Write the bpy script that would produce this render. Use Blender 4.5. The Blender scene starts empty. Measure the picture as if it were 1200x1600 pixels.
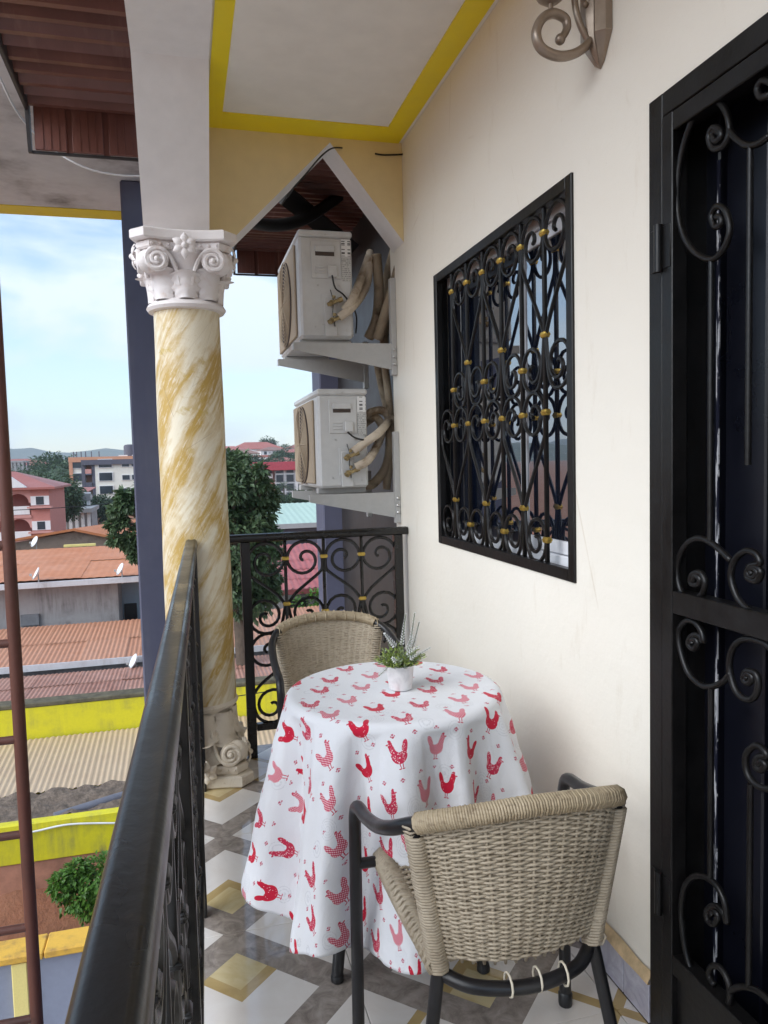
import bpy, math, random
from math import sin, cos, pi, radians, sqrt, atan2, hypot
from mathutils import Vector, Matrix, noise as mnoise
random.seed(7)
SC = bpy.context.scene
COL = SC.collection

# ------------------------------------------------------------------ camera
FPX, HC = 1180.0, 1.36
YAW, PITCH, ROLL = radians(14.85), radians(-3.9), radians(1.45)
FW = Vector((sin(YAW)*cos(PITCH), cos(YAW)*cos(PITCH), sin(PITCH)))
_r = Vector((cos(YAW), -sin(YAW), 0)); _u = _r.cross(FW)
RT = _r*cos(ROLL) - _u*sin(ROLL); UP = _u*cos(ROLL) + _r*sin(ROLL)
CAMP = Vector((0, 0, HC))
cd = bpy.data.cameras.new('camera'); cam = bpy.data.objects.new('camera', cd); COL.objects.link(cam)
cam.matrix_world = Matrix(((RT.x, UP.x, -FW.x, 0), (RT.y, UP.y, -FW.y, 0), (RT.z, UP.z, -FW.z, HC), (0, 0, 0, 1)))
cd.sensor_fit = 'VERTICAL'; cd.sensor_height = 36; cd.lens = 36*FPX/1600
cd.clip_start = .02; cd.clip_end = 9000
SC.camera = cam
# ------------------------------------------------------------------ world, sun, exposure
SUN_DIR = Vector((-.85, -.36, .57)).normalized()      # towards the sun
SUN_EL = math.asin(SUN_DIR.z); SUN_ROT = atan2(SUN_DIR.x, SUN_DIR.y)
W = bpy.data.worlds.new('World'); SC.world = W; W.use_nodes = True
nt = W.node_tree; nt.nodes.clear()
def wn(t): return nt.nodes.new(t)
wo = wn('ShaderNodeOutputWorld'); sky = wn('ShaderNodeTexSky'); sky.sky_type = 'NISHITA'; sky.sun_disc = False
sky.sun_elevation = SUN_EL; sky.sun_rotation = SUN_ROT; sky.air_density = 1.0; sky.dust_density = .3; sky.ozone_density = 2.0
b1 = wn('ShaderNodeBackground'); b1.inputs[1].default_value = .05; nt.links.new(sky.outputs[0], b1.inputs[0])
b2 = wn('ShaderNodeBackground'); b2.inputs[0].default_value = (.78, .885, 1, 1); b2.inputs[1].default_value = .25
tc = wn('ShaderNodeTexCoord'); mp = wn('ShaderNodeMapping'); mp.inputs['Scale'].default_value = (1.6, 1.6, 4.2)
nt.links.new(tc.outputs['Generated'], mp.inputs[0])
nz = wn('ShaderNodeTexNoise'); nz.inputs['Scale'].default_value = 1.9; nz.inputs['Detail'].default_value = 8; nz.inputs['Roughness'].default_value = .56; nz.inputs['Distortion'].default_value = .35
nt.links.new(mp.outputs[0], nz.inputs['Vector'])
cr = wn('ShaderNodeValToRGB'); cr.color_ramp.elements[0].position = .47; cr.color_ramp.elements[0].color = (.20, .20, .20, 1); cr.color_ramp.elements[1].position = .58; cr.color_ramp.elements[1].color = (.95, .95, .95, 1)
nt.links.new(nz.outputs['Fac'], cr.inputs[0])
mx = wn('ShaderNodeMixShader'); nt.links.new(cr.outputs[0], mx.inputs[0]); nt.links.new(b1.outputs[0], mx.inputs[1]); nt.links.new(b2.outputs[0], mx.inputs[2])
nt.links.new(mx.outputs[0], wo.inputs[0])
sl = bpy.data.lights.new('sun', 'SUN'); sl.energy = .68; sl.angle = radians(50); sl.color = (1, 1, .995)
sun = bpy.data.objects.new('sun', sl); COL.objects.link(sun)
sun.rotation_euler = SUN_DIR.to_track_quat('Z', 'Y').to_euler(); sun.location = (-6, -4, 9)
vs = SC.view_settings; vs.view_transform = 'Standard'; vs.look = 'None'; vs.gamma = 1; vs.exposure = 2.36; vs.use_curve_mapping = False
try:
    SC.cycles.max_bounces = 8; SC.cycles.diffuse_bounces = 5; SC.cycles.volume_bounces = 0; SC.cycles.caustics_reflective = False; SC.cycles.caustics_refractive = False
except Exception: pass

# ------------------------------------------------------------------ helpers
AX = {'X': 0, 'Y': 1, 'Z': 2}
def at(x, y, ax, v):
    d = FW + RT*((x-600)/FPX) - UP*((y-800)/FPX); i = AX[ax]
    return CAMP + d*((v-CAMP[i])/d[i])
OFF = {}
class MB:
    def __init__(s): s.v = []; s.f = []; s.uv = None
    def add(s, vs_, fs):
        o = len(s.v); s.v += [tuple(q) for q in vs_]; s.f += [tuple(i+o for i in q) for q in fs]; return s
    def box(s, lo, hi, bev=0, rot=None, piv=None):
        x0, y0, z0 = lo; x1, y1, z1 = hi
        if bev <= 0:
            vv = [Vector(q) for q in ((x0,y0,z0),(x1,y0,z0),(x1,y1,z0),(x0,y1,z0),(x0,y0,z1),(x1,y0,z1),(x1,y1,z1),(x0,y1,z1))]
            ff = [(0,3,2,1),(4,5,6,7),(0,1,5,4),(1,2,6,5),(2,3,7,6),(3,0,4,7)]
        else:
            b = min(bev, (x1-x0)*.49, (y1-y0)*.49, (z1-z0)*.49); vv = []; ids = {}
            for sx in (0,1):
                for sy in (0,1):
                    for sz in (0,1):
                        c = Vector((x1 if sx else x0, y1 if sy else y0, z1 if sz else z0)); d = Vector((-b if sx else b, -b if sy else b, -b if sz else b))
                        for a in range(3):
                            p = c.copy()
                            for k in range(3):
                                if k != a: p[k] += d[k]
                            ids[(sx,sy,sz,a)] = len(vv); vv.append(p)
            ff = []
            I = lambda x,y,z,a: ids[(x,y,z,a)]
            for q in (0,1):
                ff.append([I(q,0,0,0),I(q,1,0,0),I(q,1,1,0),I(q,0,1,0)][::1 if q else -1])
                ff.append([I(0,q,0,1),I(0,q,1,1),I(1,q,1,1),I(1,q,0,1)][::1 if q else -1])
                ff.append([I(0,0,q,2),I(1,0,q,2),I(1,1,q,2),I(0,1,q,2)][::1 if q else -1])
            for p in (0,1):
                for q in (0,1):
                    ff.append((I(p,q,0,0),I(p,q,1,0),I(p,q,1,1),I(p,q,0,1)))
                    ff.append((I(p,0,q,0),I(p,1,q,0),I(p,1,q,2),I(p,0,q,2)))
                    ff.append((I(0,p,q,1),I(1,p,q,1),I(1,p,q,2),I(0,p,q,2)))
                    for r in (0,1): ff.append((I(p,q,r,0),I(p,q,r,1),I(p,q,r,2)))
        if rot is not None:
            pv = Vector(piv) if piv is not None else Vector(((x0+x1)/2,(y0+y1)/2,(z0+z1)/2))
            vv = [rot @ (p-pv) + pv for p in vv]
        return s.add(vv, ff)
    def tube(s, pts, r, n=8, closed=False, cap=True, flat=1.0):
        pts = [Vector(p) for p in pts]; m = len(pts)
        if m < 2: return s
        rr = r if isinstance(r, (list, tuple)) else [r]*m
        tans = []
        for i in range(m):
            a = pts[(i-1) % m] if (closed or i > 0) else pts[i]; b = pts[(i+1) % m] if (closed or i < m-1) else pts[i]
            t = b-a; tans.append(t.normalized() if t.length > 1e-9 else Vector((0,0,1)))
        t0 = tans[0]; ref = Vector((0,0,1)) if abs(t0.z) < .9 else Vector((1,0,0))
        nn = (ref - t0*ref.dot(t0)).normalized(); vv = []
        for i in range(m):
            t = tans[i]; nn = nn - t*nn.dot(t)
            if nn.length < 1e-6: nn = t.orthogonal()
            nn.normalize(); bb = t.cross(nn)
            for k in range(n):
                a = 2*pi*k/n; vv.append(pts[i] + nn*(cos(a)*rr[i]*flat) + bb*(sin(a)*rr[i]))
        ff = []
        for i in range(m if closed else m-1):
            j = (i+1) % m
            for k in range(n): ff.append((i*n+k, i*n+(k+1) % n, j*n+(k+1) % n, j*n+k))
        if cap and not closed: ff.append(tuple(range(n))[::-1]); ff.append(tuple((m-1)*n+k for k in range(n)))
        return s.add(vv, ff)
    def lathe(s, prof, n=24, c=(0,0,0), cap=True):
        vv = []; ff = []; c = Vector(c)
        for (r, z) in prof:
            for k in range(n): a = 2*pi*k/n; vv.append(c+Vector((r*cos(a), r*sin(a), z)))
        for i in range(len(prof)-1):
            for k in range(n): ff.append((i*n+k, i*n+(k+1) % n, (i+1)*n+(k+1) % n, (i+1)*n+k))
        if cap: ff.append(tuple(range(n))[::-1]); ff.append(tuple((len(prof)-1)*n+k for k in range(n)))
        return s.add(vv, ff)
    def prism(s, poly, lo, hi, M=None):
        """poly: 2-D points; extruded along third axis from lo to hi; M maps (a,b,c)->Vector"""
        M = M or (lambda a,b,c: Vector((a,b,c))); n = len(poly)
        vv = [M(a,b,lo) for a,b in poly] + [M(a,b,hi) for a,b in poly]
        ff = [tuple(range(n))[::-1], tuple(range(n,2*n))] + [(i,(i+1) % n,(i+1) % n+n,i+n) for i in range(n)]
        return s.add(vv, ff)
    def grid(s, P, nu, nv, wrapu=False):
        vv = [P(i,j) for j in range(nv) for i in range(nu)]; ff = []
        for j in range(nv-1):
            for i in range(nu if wrapu else nu-1):
                k = (i+1) % nu; ff.append((j*nu+i, j*nu+k, (j+1)*nu+k, (j+1)*nu+i))
        return s.add(vv, ff)
    def sphere(s, c, r, n=10, m=7, sc=(1,1,1)):
        c = Vector(c)
        return s.lathe_pts(c, [(r*sin(pi*j/(m)), -r*cos(pi*j/(m))) for j in range(m+1)], n, sc)
    def lathe_pts(s, c, prof, n, sc):
        vv = []; ff = []
        for (r, z) in prof:
            for k in range(n): a = 2*pi*k/n; vv.append(c+Vector((r*cos(a)*sc[0], r*sin(a)*sc[1], z*sc[2])))
        for i in range(len(prof)-1):
            for k in range(n): ff.append((i*n+k, i*n+(k+1) % n, (i+1)*n+(k+1) % n, (i+1)*n+k))
        return s.add(vv, ff)
    def xf(s, Mx):
        s.v = [tuple(Mx @ Vector(q)) for q in s.v]; return s
    def build(s, name, mat, parent=None, smooth=False, angle=40, recalc=False):
        me = bpy.data.meshes.new(name); off = OFF.get(parent.name, Vector()) if parent else Vector()
        vv = [(q[0]-off[0], q[1]-off[1], q[2]-off[2]) for q in s.v] if off.length else s.v
        me.from_pydata(vv, [], s.f)
        if recalc:
            import bmesh
            bm = bmesh.new(); bm.from_mesh(me); bmesh.ops.recalc_face_normals(bm, faces=bm.faces); bm.to_mesh(me); bm.free()
        if s.uv is not None:
            ul = me.uv_layers.new(name='UVMap'); li = [0]*len(me.loops); me.loops.foreach_get('vertex_index', li)
            fl = []
            for q in li: fl += s.uv[q]
            ul.data.foreach_set('uv', fl)
        me.update(); o = bpy.data.objects.new(name, me); COL.objects.link(o)
        if mat: me.materials.append(mat)
        if smooth:
            me.polygons.foreach_set('use_smooth', [True]*len(me.polygons))
            if angle < 180:
                try: me.set_sharp_from_angle(angle=radians(angle))
                except Exception: pass
        if parent: o.parent = parent; OFF[o.name] = off
        return o
def tag(o, label=None, cat=None, group=None, kind=None):
    if label: o['label'] = label
    if cat: o['category'] = cat
    if group: o['group'] = group
    if kind: o['kind'] = kind
    return o
def thing(name, label, cat, loc=(0,0,0), group=None):
    o = bpy.data.objects.new(name, None); COL.objects.link(o); o.empty_display_size = .1
    o.location = loc; OFF[o.name] = Vector(loc); return tag(o, label, cat, group)
def link_copy(o, name=None, parent=None, loc=None, rot=None, scale=None):
    c = o.copy(); COL.objects.link(c)
    if parent is not None: c.parent = parent
    if loc is not None: c.location = loc
    if rot is not None: c.rotation_euler = rot
    if scale is not None: c.scale = scale
    return c
def copy_tree(o, parent=None):
    kids = list(o.children); c = o.copy(); COL.objects.link(c); c.parent = parent
    for k in kids: copy_tree(k, c)
    return c
def catmull(P, n=6, closed=False):
    P = [Vector(p) if len(p) == 3 else Vector((p[0], p[1], 0)) for p in P]; out = []; m = len(P)
    for i in range(m if closed else m-1):
        g = (lambda k: P[k % m]) if closed else (lambda k: P[max(0, min(m-1, k))])
        a, b, c, d = g(i-1), g(i), g(i+1), g(i+2)
        for k in range(n):
            t = k/n; out.append(.5*((2*b)+(c-a)*t+(2*a-5*b+4*c-d)*t*t+(3*b-a-3*c+d)*t*t*t))
    if not closed: out.append(P[-1])
    return out

# ------------------------------------------------------------------ shader helpers
class S:
    """tiny expression wrapper round shader sockets"""
    def __init__(s, nt, sock): s.nt = nt; s.s = sock
    def _m(s, op, *a):
        n = s.nt.nodes.new('ShaderNodeMath'); n.operation = op
        for i, q in enumerate((s,)+a):
            if isinstance(q, S): s.nt.links.new(q.s, n.inputs[i])
            else: n.inputs[i].default_value = q
        return S(s.nt, n.outputs[0])
    def __add__(s, o): return s._m('ADD', o)
    def __sub__(s, o): return s._m('SUBTRACT', o)
    def __mul__(s, o): return s._m('MULTIPLY', o)
    def __truediv__(s, o): return s._m('DIVIDE', o)
    def __lt__(s, o): return s._m('LESS_THAN', o)
    def __gt__(s, o): return s._m('GREATER_THAN', o)
    def abs(s): return s._m('ABSOLUTE')
    def floor(s): return s._m('FLOOR')
    def fmod(s, o): return s._m('FLOORED_MODULO', o)
    def max(s, o): return s._m('MAXIMUM', o)
    def min(s, o): return s._m('MINIMUM', o)
    def sqrt(s): return s._m('SQRT')
    def sin(s): return s._m('SINE')
    def inv(s): return (s*-1)+1
    def rng(s, a, b, c=0., d=1.):
        n = s.nt.nodes.new('ShaderNodeMapRange'); s.nt.links.new(s.s, n.inputs[0])
        for i, q in enumerate((a,b,c,d)): n.inputs[i+1].default_value = q
        return S(s.nt, n.outputs[0])
class MT:
    def __init__(s, name, color=(.5,.5,.5), rough=.6, metal=0., spec=.5):
        s.m = bpy.data.materials.new(name); s.m.use_nodes = True; s.nt = s.m.node_tree
        s.b = next(n for n in s.nt.nodes if n.type == 'BSDF_PRINCIPLED'); s.out = next(n for n in s.nt.nodes if n.type == 'OUTPUT_MATERIAL')
        s.b.inputs['Base Color'].default_value = (*color, 1); s.b.inputs['Roughness'].default_value = rough; s.b.inputs['Metallic'].default_value = metal
        s.b.inputs['Specular IOR Level'].default_value = spec
    def n(s, t): return s.nt.nodes.new(t)
    def L(s, a, b): s.nt.links.new(a.s if isinstance(a, S) else a, b)
    def coord(s, which='Object', scale=(1,1,1), rot=(0,0,0), loc=(0,0,0)):
        m = s.n('ShaderNodeMapping'); m.inputs['Scale'].default_value = scale; m.inputs['Rotation'].default_value = rot; m.inputs['Location'].default_value = loc
        if which == 'World': g = s.n('ShaderNodeNewGeometry'); s.L(g.outputs['Position'], m.inputs[0])
        else: t = s.n('ShaderNodeTexCoord'); s.L(t.outputs[which], m.inputs[0])
        return m.outputs[0]
    def xyz(s, vec):
        q = s.n('ShaderNodeSeparateXYZ'); s.L(vec, q.inputs[0]); return [S(s.nt, q.outputs[i]) for i in range(3)]
    def noise(s, vec, scale, detail=4, rough=.55, dist=0.):
        q = s.n('ShaderNodeTexNoise'); s.L(vec, q.inputs['Vector']); q.inputs['Scale'].default_value = scale; q.inputs['Detail'].default_value = detail; q.inputs['Roughness'].default_value = rough; q.inputs['Distortion'].default_value = dist
        return S(s.nt, q.outputs['Fac'])
    def voro(s, vec, scale, feature='F1', out='Distance'):
        q = s.n('ShaderNodeTexVoronoi'); q.feature = feature; s.L(vec, q.inputs['Vector']); q.inputs['Scale'].default_value = scale
        return S(s.nt, q.outputs[out])
    def rand(s):
        q = s.n('ShaderNodeObjectInfo'); return S(s.nt, q.outputs['Random'])
    def mix(s, fac, a, b):
        q = s.n('ShaderNodeMix'); q.data_type = 'RGBA'
        for sock, val in ((q.inputs[0], fac), (q.inputs[6], a), (q.inputs[7], b)):
            if isinstance(val, S): s.L(val.s, sock)
            elif isinstance(val, (int, float)): sock.default_value = val
            elif isinstance(val, (tuple, list)): sock.default_value = (*val, 1)
            else: s.L(val, sock)
        return q.outputs[2]
    def color(s, sock): s.L(sock, s.b.inputs['Base Color']); return s
    def rough(s, sock): s.L(sock, s.b.inputs['Roughness']); return s
    def bump(s, h, strength=.3, dist=.01):
        q = s.n('ShaderNodeBump'); q.inputs['Strength'].default_value = strength; q.inputs['Distance'].default_value = dist
        s.L(h, q.inputs['Height']); s.L(q.outputs[0], s.b.inputs['Normal']); return s
def simple(name, color, rough=.6, metal=0., var=.15, scale=4., bump=0., bscale=60., dist=.004, spec=.5, which='World'):
    t = MT(name, color, rough, metal, spec); c = t.coord(which)
    f = t.noise(c, scale, 5, .6)
    lo = tuple(max(0, q*(1-var)) for q in color); hi = tuple(min(1, q*(1+var)) for q in color)
    t.color(t.mix(f.rng(.3,.7), lo, hi))
    t.rough(f.rng(.3,.7, max(0.02, rough-.08), min(1, rough+.08)))
    if bump: t.bump(t.noise(c, bscale, 3), bump, dist)
    return t.m
def plaster(name, color, stain=(.5,.5,.5), amount=.25, rough=.75, scale=1.2, bump=.25, streak=True):
    t = MT(name, color, rough); c = t.coord('World'); f = t.noise(c, scale, 6, .62)
    cs = t.coord('World', (3.2, 3.2, .35)); g = t.noise(cs, 2.2, 5, .6) if streak else f
    k = (f.rng(.42,.75)*g.rng(.4,.75)).min(1.)*amount*2.0
    fine = t.noise(c, scale*9, 4)
    col = t.mix(k.min(1.), color, stain)
    lo = t.mix(fine.rng(.3,.7), (.93,.93,.93), (1,1,1))
    q = t.n('ShaderNodeMix'); q.data_type = 'RGBA'; q.blend_type = 'MULTIPLY'; q.inputs[0].default_value = 1; t.L(col, q.inputs[6]); t.L(lo, q.inputs[7])
    t.color(q.outputs[2]); t.bump(t.noise(c, 45, 5), bump, .004); return t.m

M = {}
# painted plaster of the balcony
def wall_mat():
    t = MT('wall_paint', (.80,.735,.605), .62); c = t.coord('World')
    f = t.noise(c, .9, 5, .6); g = t.noise(c, 14, 4)
    x, y, z = t.xyz(c)
    col = t.mix(f.rng(.35,.7), (.84,.80,.71), (.82,.77,.675))
    stain = (t.noise(t.coord('World', (2,5,1.2)), 3.1, 6, .7).rng(.60,.80)*.4)+((t.voro(t.coord('World', (1,.7,.5), (0,.2,0)), 1.1, 'DISTANCE_TO_EDGE') < .0022)*t.noise(c, 2.2, 4).rng(.5,.6)*.5)+t.noise(c, 60, 3, .7).rng(.70,.76)*t.noise(c, 2.5, 3).rng(.5,.65)*.5
    col = t.mix(stain, col, (.62,.54,.42))
    t.color(col); t.bump(t.noise(c, 30, 4)+g*.5+t.noise(t.coord('World', (1,1.2,3)), 4., 4)*2., .25, .005); return t.m
M['wall'] = wall_mat()
M['plinth'] = simple('bare_plaster', (.58,.43,.25), .85, var=.3, scale=22, bump=.6)
M['ceil'] = plaster('ceiling_paint', (.86,.83,.77), (.62,.56,.48), .10, .7, 1.1, .1, False)
M['soffit'] = plaster('soffit_paint', (.82,.80,.79), (.55,.5,.46), .10, .65, 1.5, .15, False)
M['beam'] = plaster('beam_cream_paint', (.80,.66,.37), (.55,.45,.25), .12, .6, 1.3, .12, False)
M['yellow'] = simple('yellow_gloss_paint', (.86,.68,.012), .42, var=.05, scale=5, bump=.08, bscale=25)
M['yellow2'] = plaster('yellow_parapet_paint', (.74,.66,.02), (.26,.23,.09), .62, .6, 2., .2)
M['yellow3'] = plaster('ochre_coping_paint', (.80,.46,.06), (.30,.16,.06), .6, .7, 5., .3, False)
M['paleyellow'] = plaster('pale_yellow_paint', (.85,.70,.25), (.5,.35,.15), .3, .7, 5., .3)
M['iron'] = simple('black_iron_paint', (.0065,.006,.006), .36, var=.5, scale=18, bump=.3, bscale=70, dist=.002, spec=.32)
def iron_rail():
    t = MT('worn_black_rail_paint', (.008,.0075,.007), .3); c = t.coord('World'); f = t.noise(c, 26, 6, .7); g = t.noise(c, 5, 4)
    t.color(t.mix(f.rng(.60,.78)*.45, (.008,.0075,.007), (.07,.055,.04))); t.rough(g.rng(.3,.7,.2,.42)); t.bump(t.noise(c, 55, 4), .25, .002); return t.m
M['rail'] = iron_rail()
M['brass'] = simple('brass_collar', (.62,.44,.11), .34, .9, var=.2, scale=50)
M['black'] = simple('black_tube_paint', (.013,.013,.015), .36, var=.3, scale=25, bump=.15, bscale=120, dist=.001)
M['navy'] = simple('dark_navy_door', (.0035,.004,.008), .32, var=.25, scale=3)
M['blue'] = plaster('slate_blue_paint', (.082,.086,.135), (.17,.17,.20), .45, .6, 1.2, .15)
M['bluelight'] = plaster('slate_blue_light_paint', (.14,.145,.215), (.2,.2,.26), .2, .6, 1.2, .15)
M['white'] = simple('white_paint', (.78,.78,.78), .5, var=.05)
M['alu'] = simple('white_aluminium', (.74,.75,.78), .35, var=.05)
M['skirt'] = None
M['lamp'] = simple('taupe_lamp_metal', (.30,.24,.19), .35, .55, var=.15, scale=20)
M['shade'] = simple('frosted_lamp_glass', (.8,.76,.68), .5, var=.04)
M['cable_w'] = simple('white_cable', (.75,.75,.74), .5, var=.1)
M['cable_b'] = simple('black_cable', (.015,.014,.013), .5, var=.2)

# floor print: brown diamond bands, gold squares, gold corner strips
T0X, T0Y, TS = .09, 2.455, .59
def tile_mat():
    t = MT('printed_floor_tile', (.8,.78,.73), .07); c = t.coord('World'); x, y, z = t.xyz(c)
    u = (x-(T0X-TS/2))/TS; v = (y-(T0Y-TS/2))/TS
    iu, iv = u.floor(), v.floor()
    par = ((iu+iv).fmod(2.)*-2.)+1.                    # +1 : gold square towards -y
    lx = (u-iu-.5)*TS; ly = (v-iv-.5)*TS*par
    h = TS/2; mh = lx.abs()+ly.abs()
    band = (mh > .198)*((mh < .326).max((lx.abs() < .03)._m('MULTIPLY', ly.abs() > .2)).max((ly.abs() < .03)*(lx.abs() > .2)))
    a = lx+ly; b = ly-lx
    gold = (a > -.2)*(a < 0.)*(b > -.2)*(b < 0.)
    gdark = gold*((a > -.046).max(b > -.046))
    strip = ((lx.abs()-ly.abs()).abs() < .020)*(mh > .326)
    nb = t.noise(c, 16, 8, .68, 1.2); nf = t.noise(c, 70, 5, .7)
    brown = t.mix(nb.rng(.32,.68), (.19,.16,.14), (.42,.37,.33))
    brown = t.mix(nf.rng(.62,.75)*.6, brown, (.52,.47,.43))
    wv = t.noise(c, 5, 6, .6, 2.)
    white = t.mix(wv.rng(.35,.7), (.80,.765,.725), (.74,.69,.64))
    gl = t.mix(wv.rng(.4,.62), (.66,.56,.33), (.56,.44,.22))
    gd = t.mix(wv.rng(.4,.62), (.50,.37,.17), (.42,.30,.13))
    col = t.mix(band, white, brown); col = t.mix(gold, col, gl); col = t.mix(gdark.max(strip), col, gd)
    dirt = t.noise(c, 120, 3, .7).rng(.73,.78)*t.noise(c, 7, 3).rng(.5,.65)
    col = t.mix(dirt*.7, col, (.1,.08,.06))
    t.color(col); t.rough(t.noise(c, 3.2, 4).rng(.35,.7,.025,.09)); t.b.inputs['Specular IOR Level'].default_value = .75
    t.bump(t.noise(c, 2.5, 2), .04, .01); return t.m
M['tile'] = tile_mat()
M['grout'] = simple('dark_grout', (.16,.14,.12), .9, var=.2, scale=30)
def skirt_mat():
    t = MT('lilac_marble_tile', (.5,.5,.55), .15); c = t.coord('World'); f = t.noise(c, 9, 7, .65, 2.5)
    t.color(t.mix(f.rng(.35,.65), (.50,.49,.56), (.34,.33,.40))); return t.m
M['skirt'] = skirt_mat()
def marble_mat():
    t = MT('painted_marble_column', (.8,.7,.5), .38)
    oc = t.n('ShaderNodeTexCoord').outputs['Object']
    x, y, z = t.xyz(oc)
    # streaks wind round the shaft: angle + height give slanted coordinates
    ang = x._m('ARCTAN2', y*-1.); q = t.n('ShaderNodeCombineXYZ')
    s1 = ang*.13+z*.62; s2 = z*.25-ang*.055
    t.L((s1*.8), q.inputs[0]); t.L(s2*9.5, q.inputs[1])
    # seam of the angle lies on the far side
    f = t.noise(q.outputs[0], 3.4, 8, .62, .5); g = t.noise(q.outputs[0], 17, 7, .72, .3); h = t.noise(oc, 5, 5, .6, 1.)
    col = t.mix((f*.7+h*.3).rng(.42,.56), (.80,.73,.56), (.52,.34,.085))
    col = t.mix(g.rng(.52,.66)*.7, col, (.84,.79,.66))
    col = t.mix(t.noise(oc, 3.3, 6, .7, 1.5).rng(.60,.70)*.85, col, (.52,.36,.05))
    crack = t.voro(q.outputs[0], 2.2, 'DISTANCE_TO_EDGE')
    col = t.mix((crack < .003)*.35, col, (.22,.13,.06))
    t.color(col); t.rough(f.rng(.3,.7,.28,.5)); t.bump(g+h, .35, .006); return t.m
M['marble'] = marble_mat()
def capital_mat(name, base, dirtc, k=1.):
    t = MT(name, base, .55); c = t.coord('World'); f = t.noise(c, 12, 6, .65)
    col = t.mix(t.noise(c, 7, 6, .7, 1.).rng(.55,.72)*.6*k, base, dirtc)
    col = t.mix(t.noise(c, 30, 4).rng(.62,.8)*.5*k, col, dirtc)
    t.color(col); t.bump(t.noise(c, 45, 4), .35, .004); return t.m
M['capital'] = capital_mat('capital_white_paint', (.80,.76,.75), (.55,.33,.20), .7)
M['base'] = capital_mat('column_base_cream_paint', (.74,.66,.54), (.33,.20,.10), 1.2)

# ================================================================== SETTING OF THE BALCONY
WX = 1.035
fl = MB().box((-.11,-2,-.22), (WX-.0005,3.62,-.012)).build('floor', M['grout']); tag(fl, kind='structure')
xs = [-.11]+[T0X-TS/2+TS*i for i in range(0,3) if T0X-TS/2+TS*i > -.1]+[WX-.012]
ys = [T0Y-TS/2+TS*i for i in range(-6,3)]
ys = [q for q in ys if q < 3.55]+[3.62]
g = .0011
for i in range(len(xs)-1):
    for j in range(len(ys)-1):
        dz = random.uniform(-.0006,.0006)
        MB().box((xs[i]+g, ys[j]+g, -.0115), (xs[i+1]-g, ys[j+1]-g, dz), .0012).build('tile', M['tile'], fl)
# slab edge under the railing
tag(MB().box((-.135,-2,-.26), (-.1115,3.64,.03), .006).build('slab_edge', M['blue']), 'dark blue painted slab edge under the long railing', 'slab edge')

WIN = (1.855, 2.993, 1.01, 2.11); DOOR = (.55, 1.50, 2.126)
wt = thing('balcony_wall', 'cream plastered balcony wall with a barred window and a barred door', 'wall', (WX,0,0))
wb = MB()
X1 = WX+.20
wb.box((WX,WIN[1],0), (X1,3.66,2.81)); wb.box((WX,WIN[0],0), (X1,WIN[1],WIN[2])); wb.box((WX,WIN[0],WIN[3]), (X1,WIN[1],2.81))
wb.box((WX,DOOR[1],0), (X1,WIN[0],2.81)); wb.box((WX,DOOR[0],DOOR[2]), (X1,DOOR[1],2.81)); wb.box((WX,-2,0), (X1,DOOR[0],2.81))
wb.build('wall_plaster', M['wall'], wt)
pb = MB()     # rough plaster fillet over the skirting
n = 60
def pf(i, j):
    y = DOOR[1]+.004+(3.44-DOOR[1])*i/(n-1); k = mnoise.noise(Vector((y*9,3,1)))*.006
    return Vector((WX-.004-(.014+k if j in (1,) else 0), y, (.098, .100, .128+k*1.6+ .004*sin(y*23))[j]))
pb.grid(pf, n, 3).build('plaster_fillet', M['plinth'], wt, True)
y = DOOR[1]+.006
while y < 3.42:
    L_ = .2 if y > 1.6 else .11
    MB().box((WX-.013, y, .001), (WX-.0005, min(y+L_-.003,3.43), .099), .0015).build('skirting_tile', M['skirt'], wt)
    y += L_
# ceiling with yellow painted bands
ce = MB().box((-.02,-2,2.811), (1.4,3.6,2.98)).build('ceiling', M['ceil']); tag(ce, kind='structure')
Z = 2.8065
bd = MB()
bd.box((.160,-2,Z), (.222,3.44,2.8107)); bd.box((.2225,3.27,Z), (.9295,3.44,2.8107)); bd.box((.93,-2,Z), (1.02,3.44,2.8107))
bd.build('painted_band', M['yellow'], ce)
def two_tone(o, m2, test):
    o.data.materials.append(m2)
    for p in o.data.polygons:
        if test(p.normal): p.material_index = 1
XZ = lambda a,b,c: Vector((a,c,b)); YZ = lambda a,b,c: Vector((c,a,b))
cb = thing('cross_beam', 'cream cross beam cut to a pointed arch between column and wall', 'beam', (.6,3.5,2.36))
o = MB().prism([(.152,2.9),(.152,2.297),(.21,2.297),(.70,2.786),(WX-.001,2.365),(WX-.001,2.9)], 3.42, 3.60, XZ).build('beam_face', M['beam'], cb, recalc=True)
two_tone(o, M['soffit'], lambda n_: n_.z < -.2)
eb = thing('edge_beam', 'pale edge beam rising from the column top along the open side', 'beam', (.02,3.3,2.36))
o = MB().prism([(3.605,3.02),(3.605,2.296),(3.33,2.296),(2.835,2.792),(-2,2.792),(-2,3.02)], -.112, .1515, YZ).build('beam_body', M['soffit'], eb, recalc=True)

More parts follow.
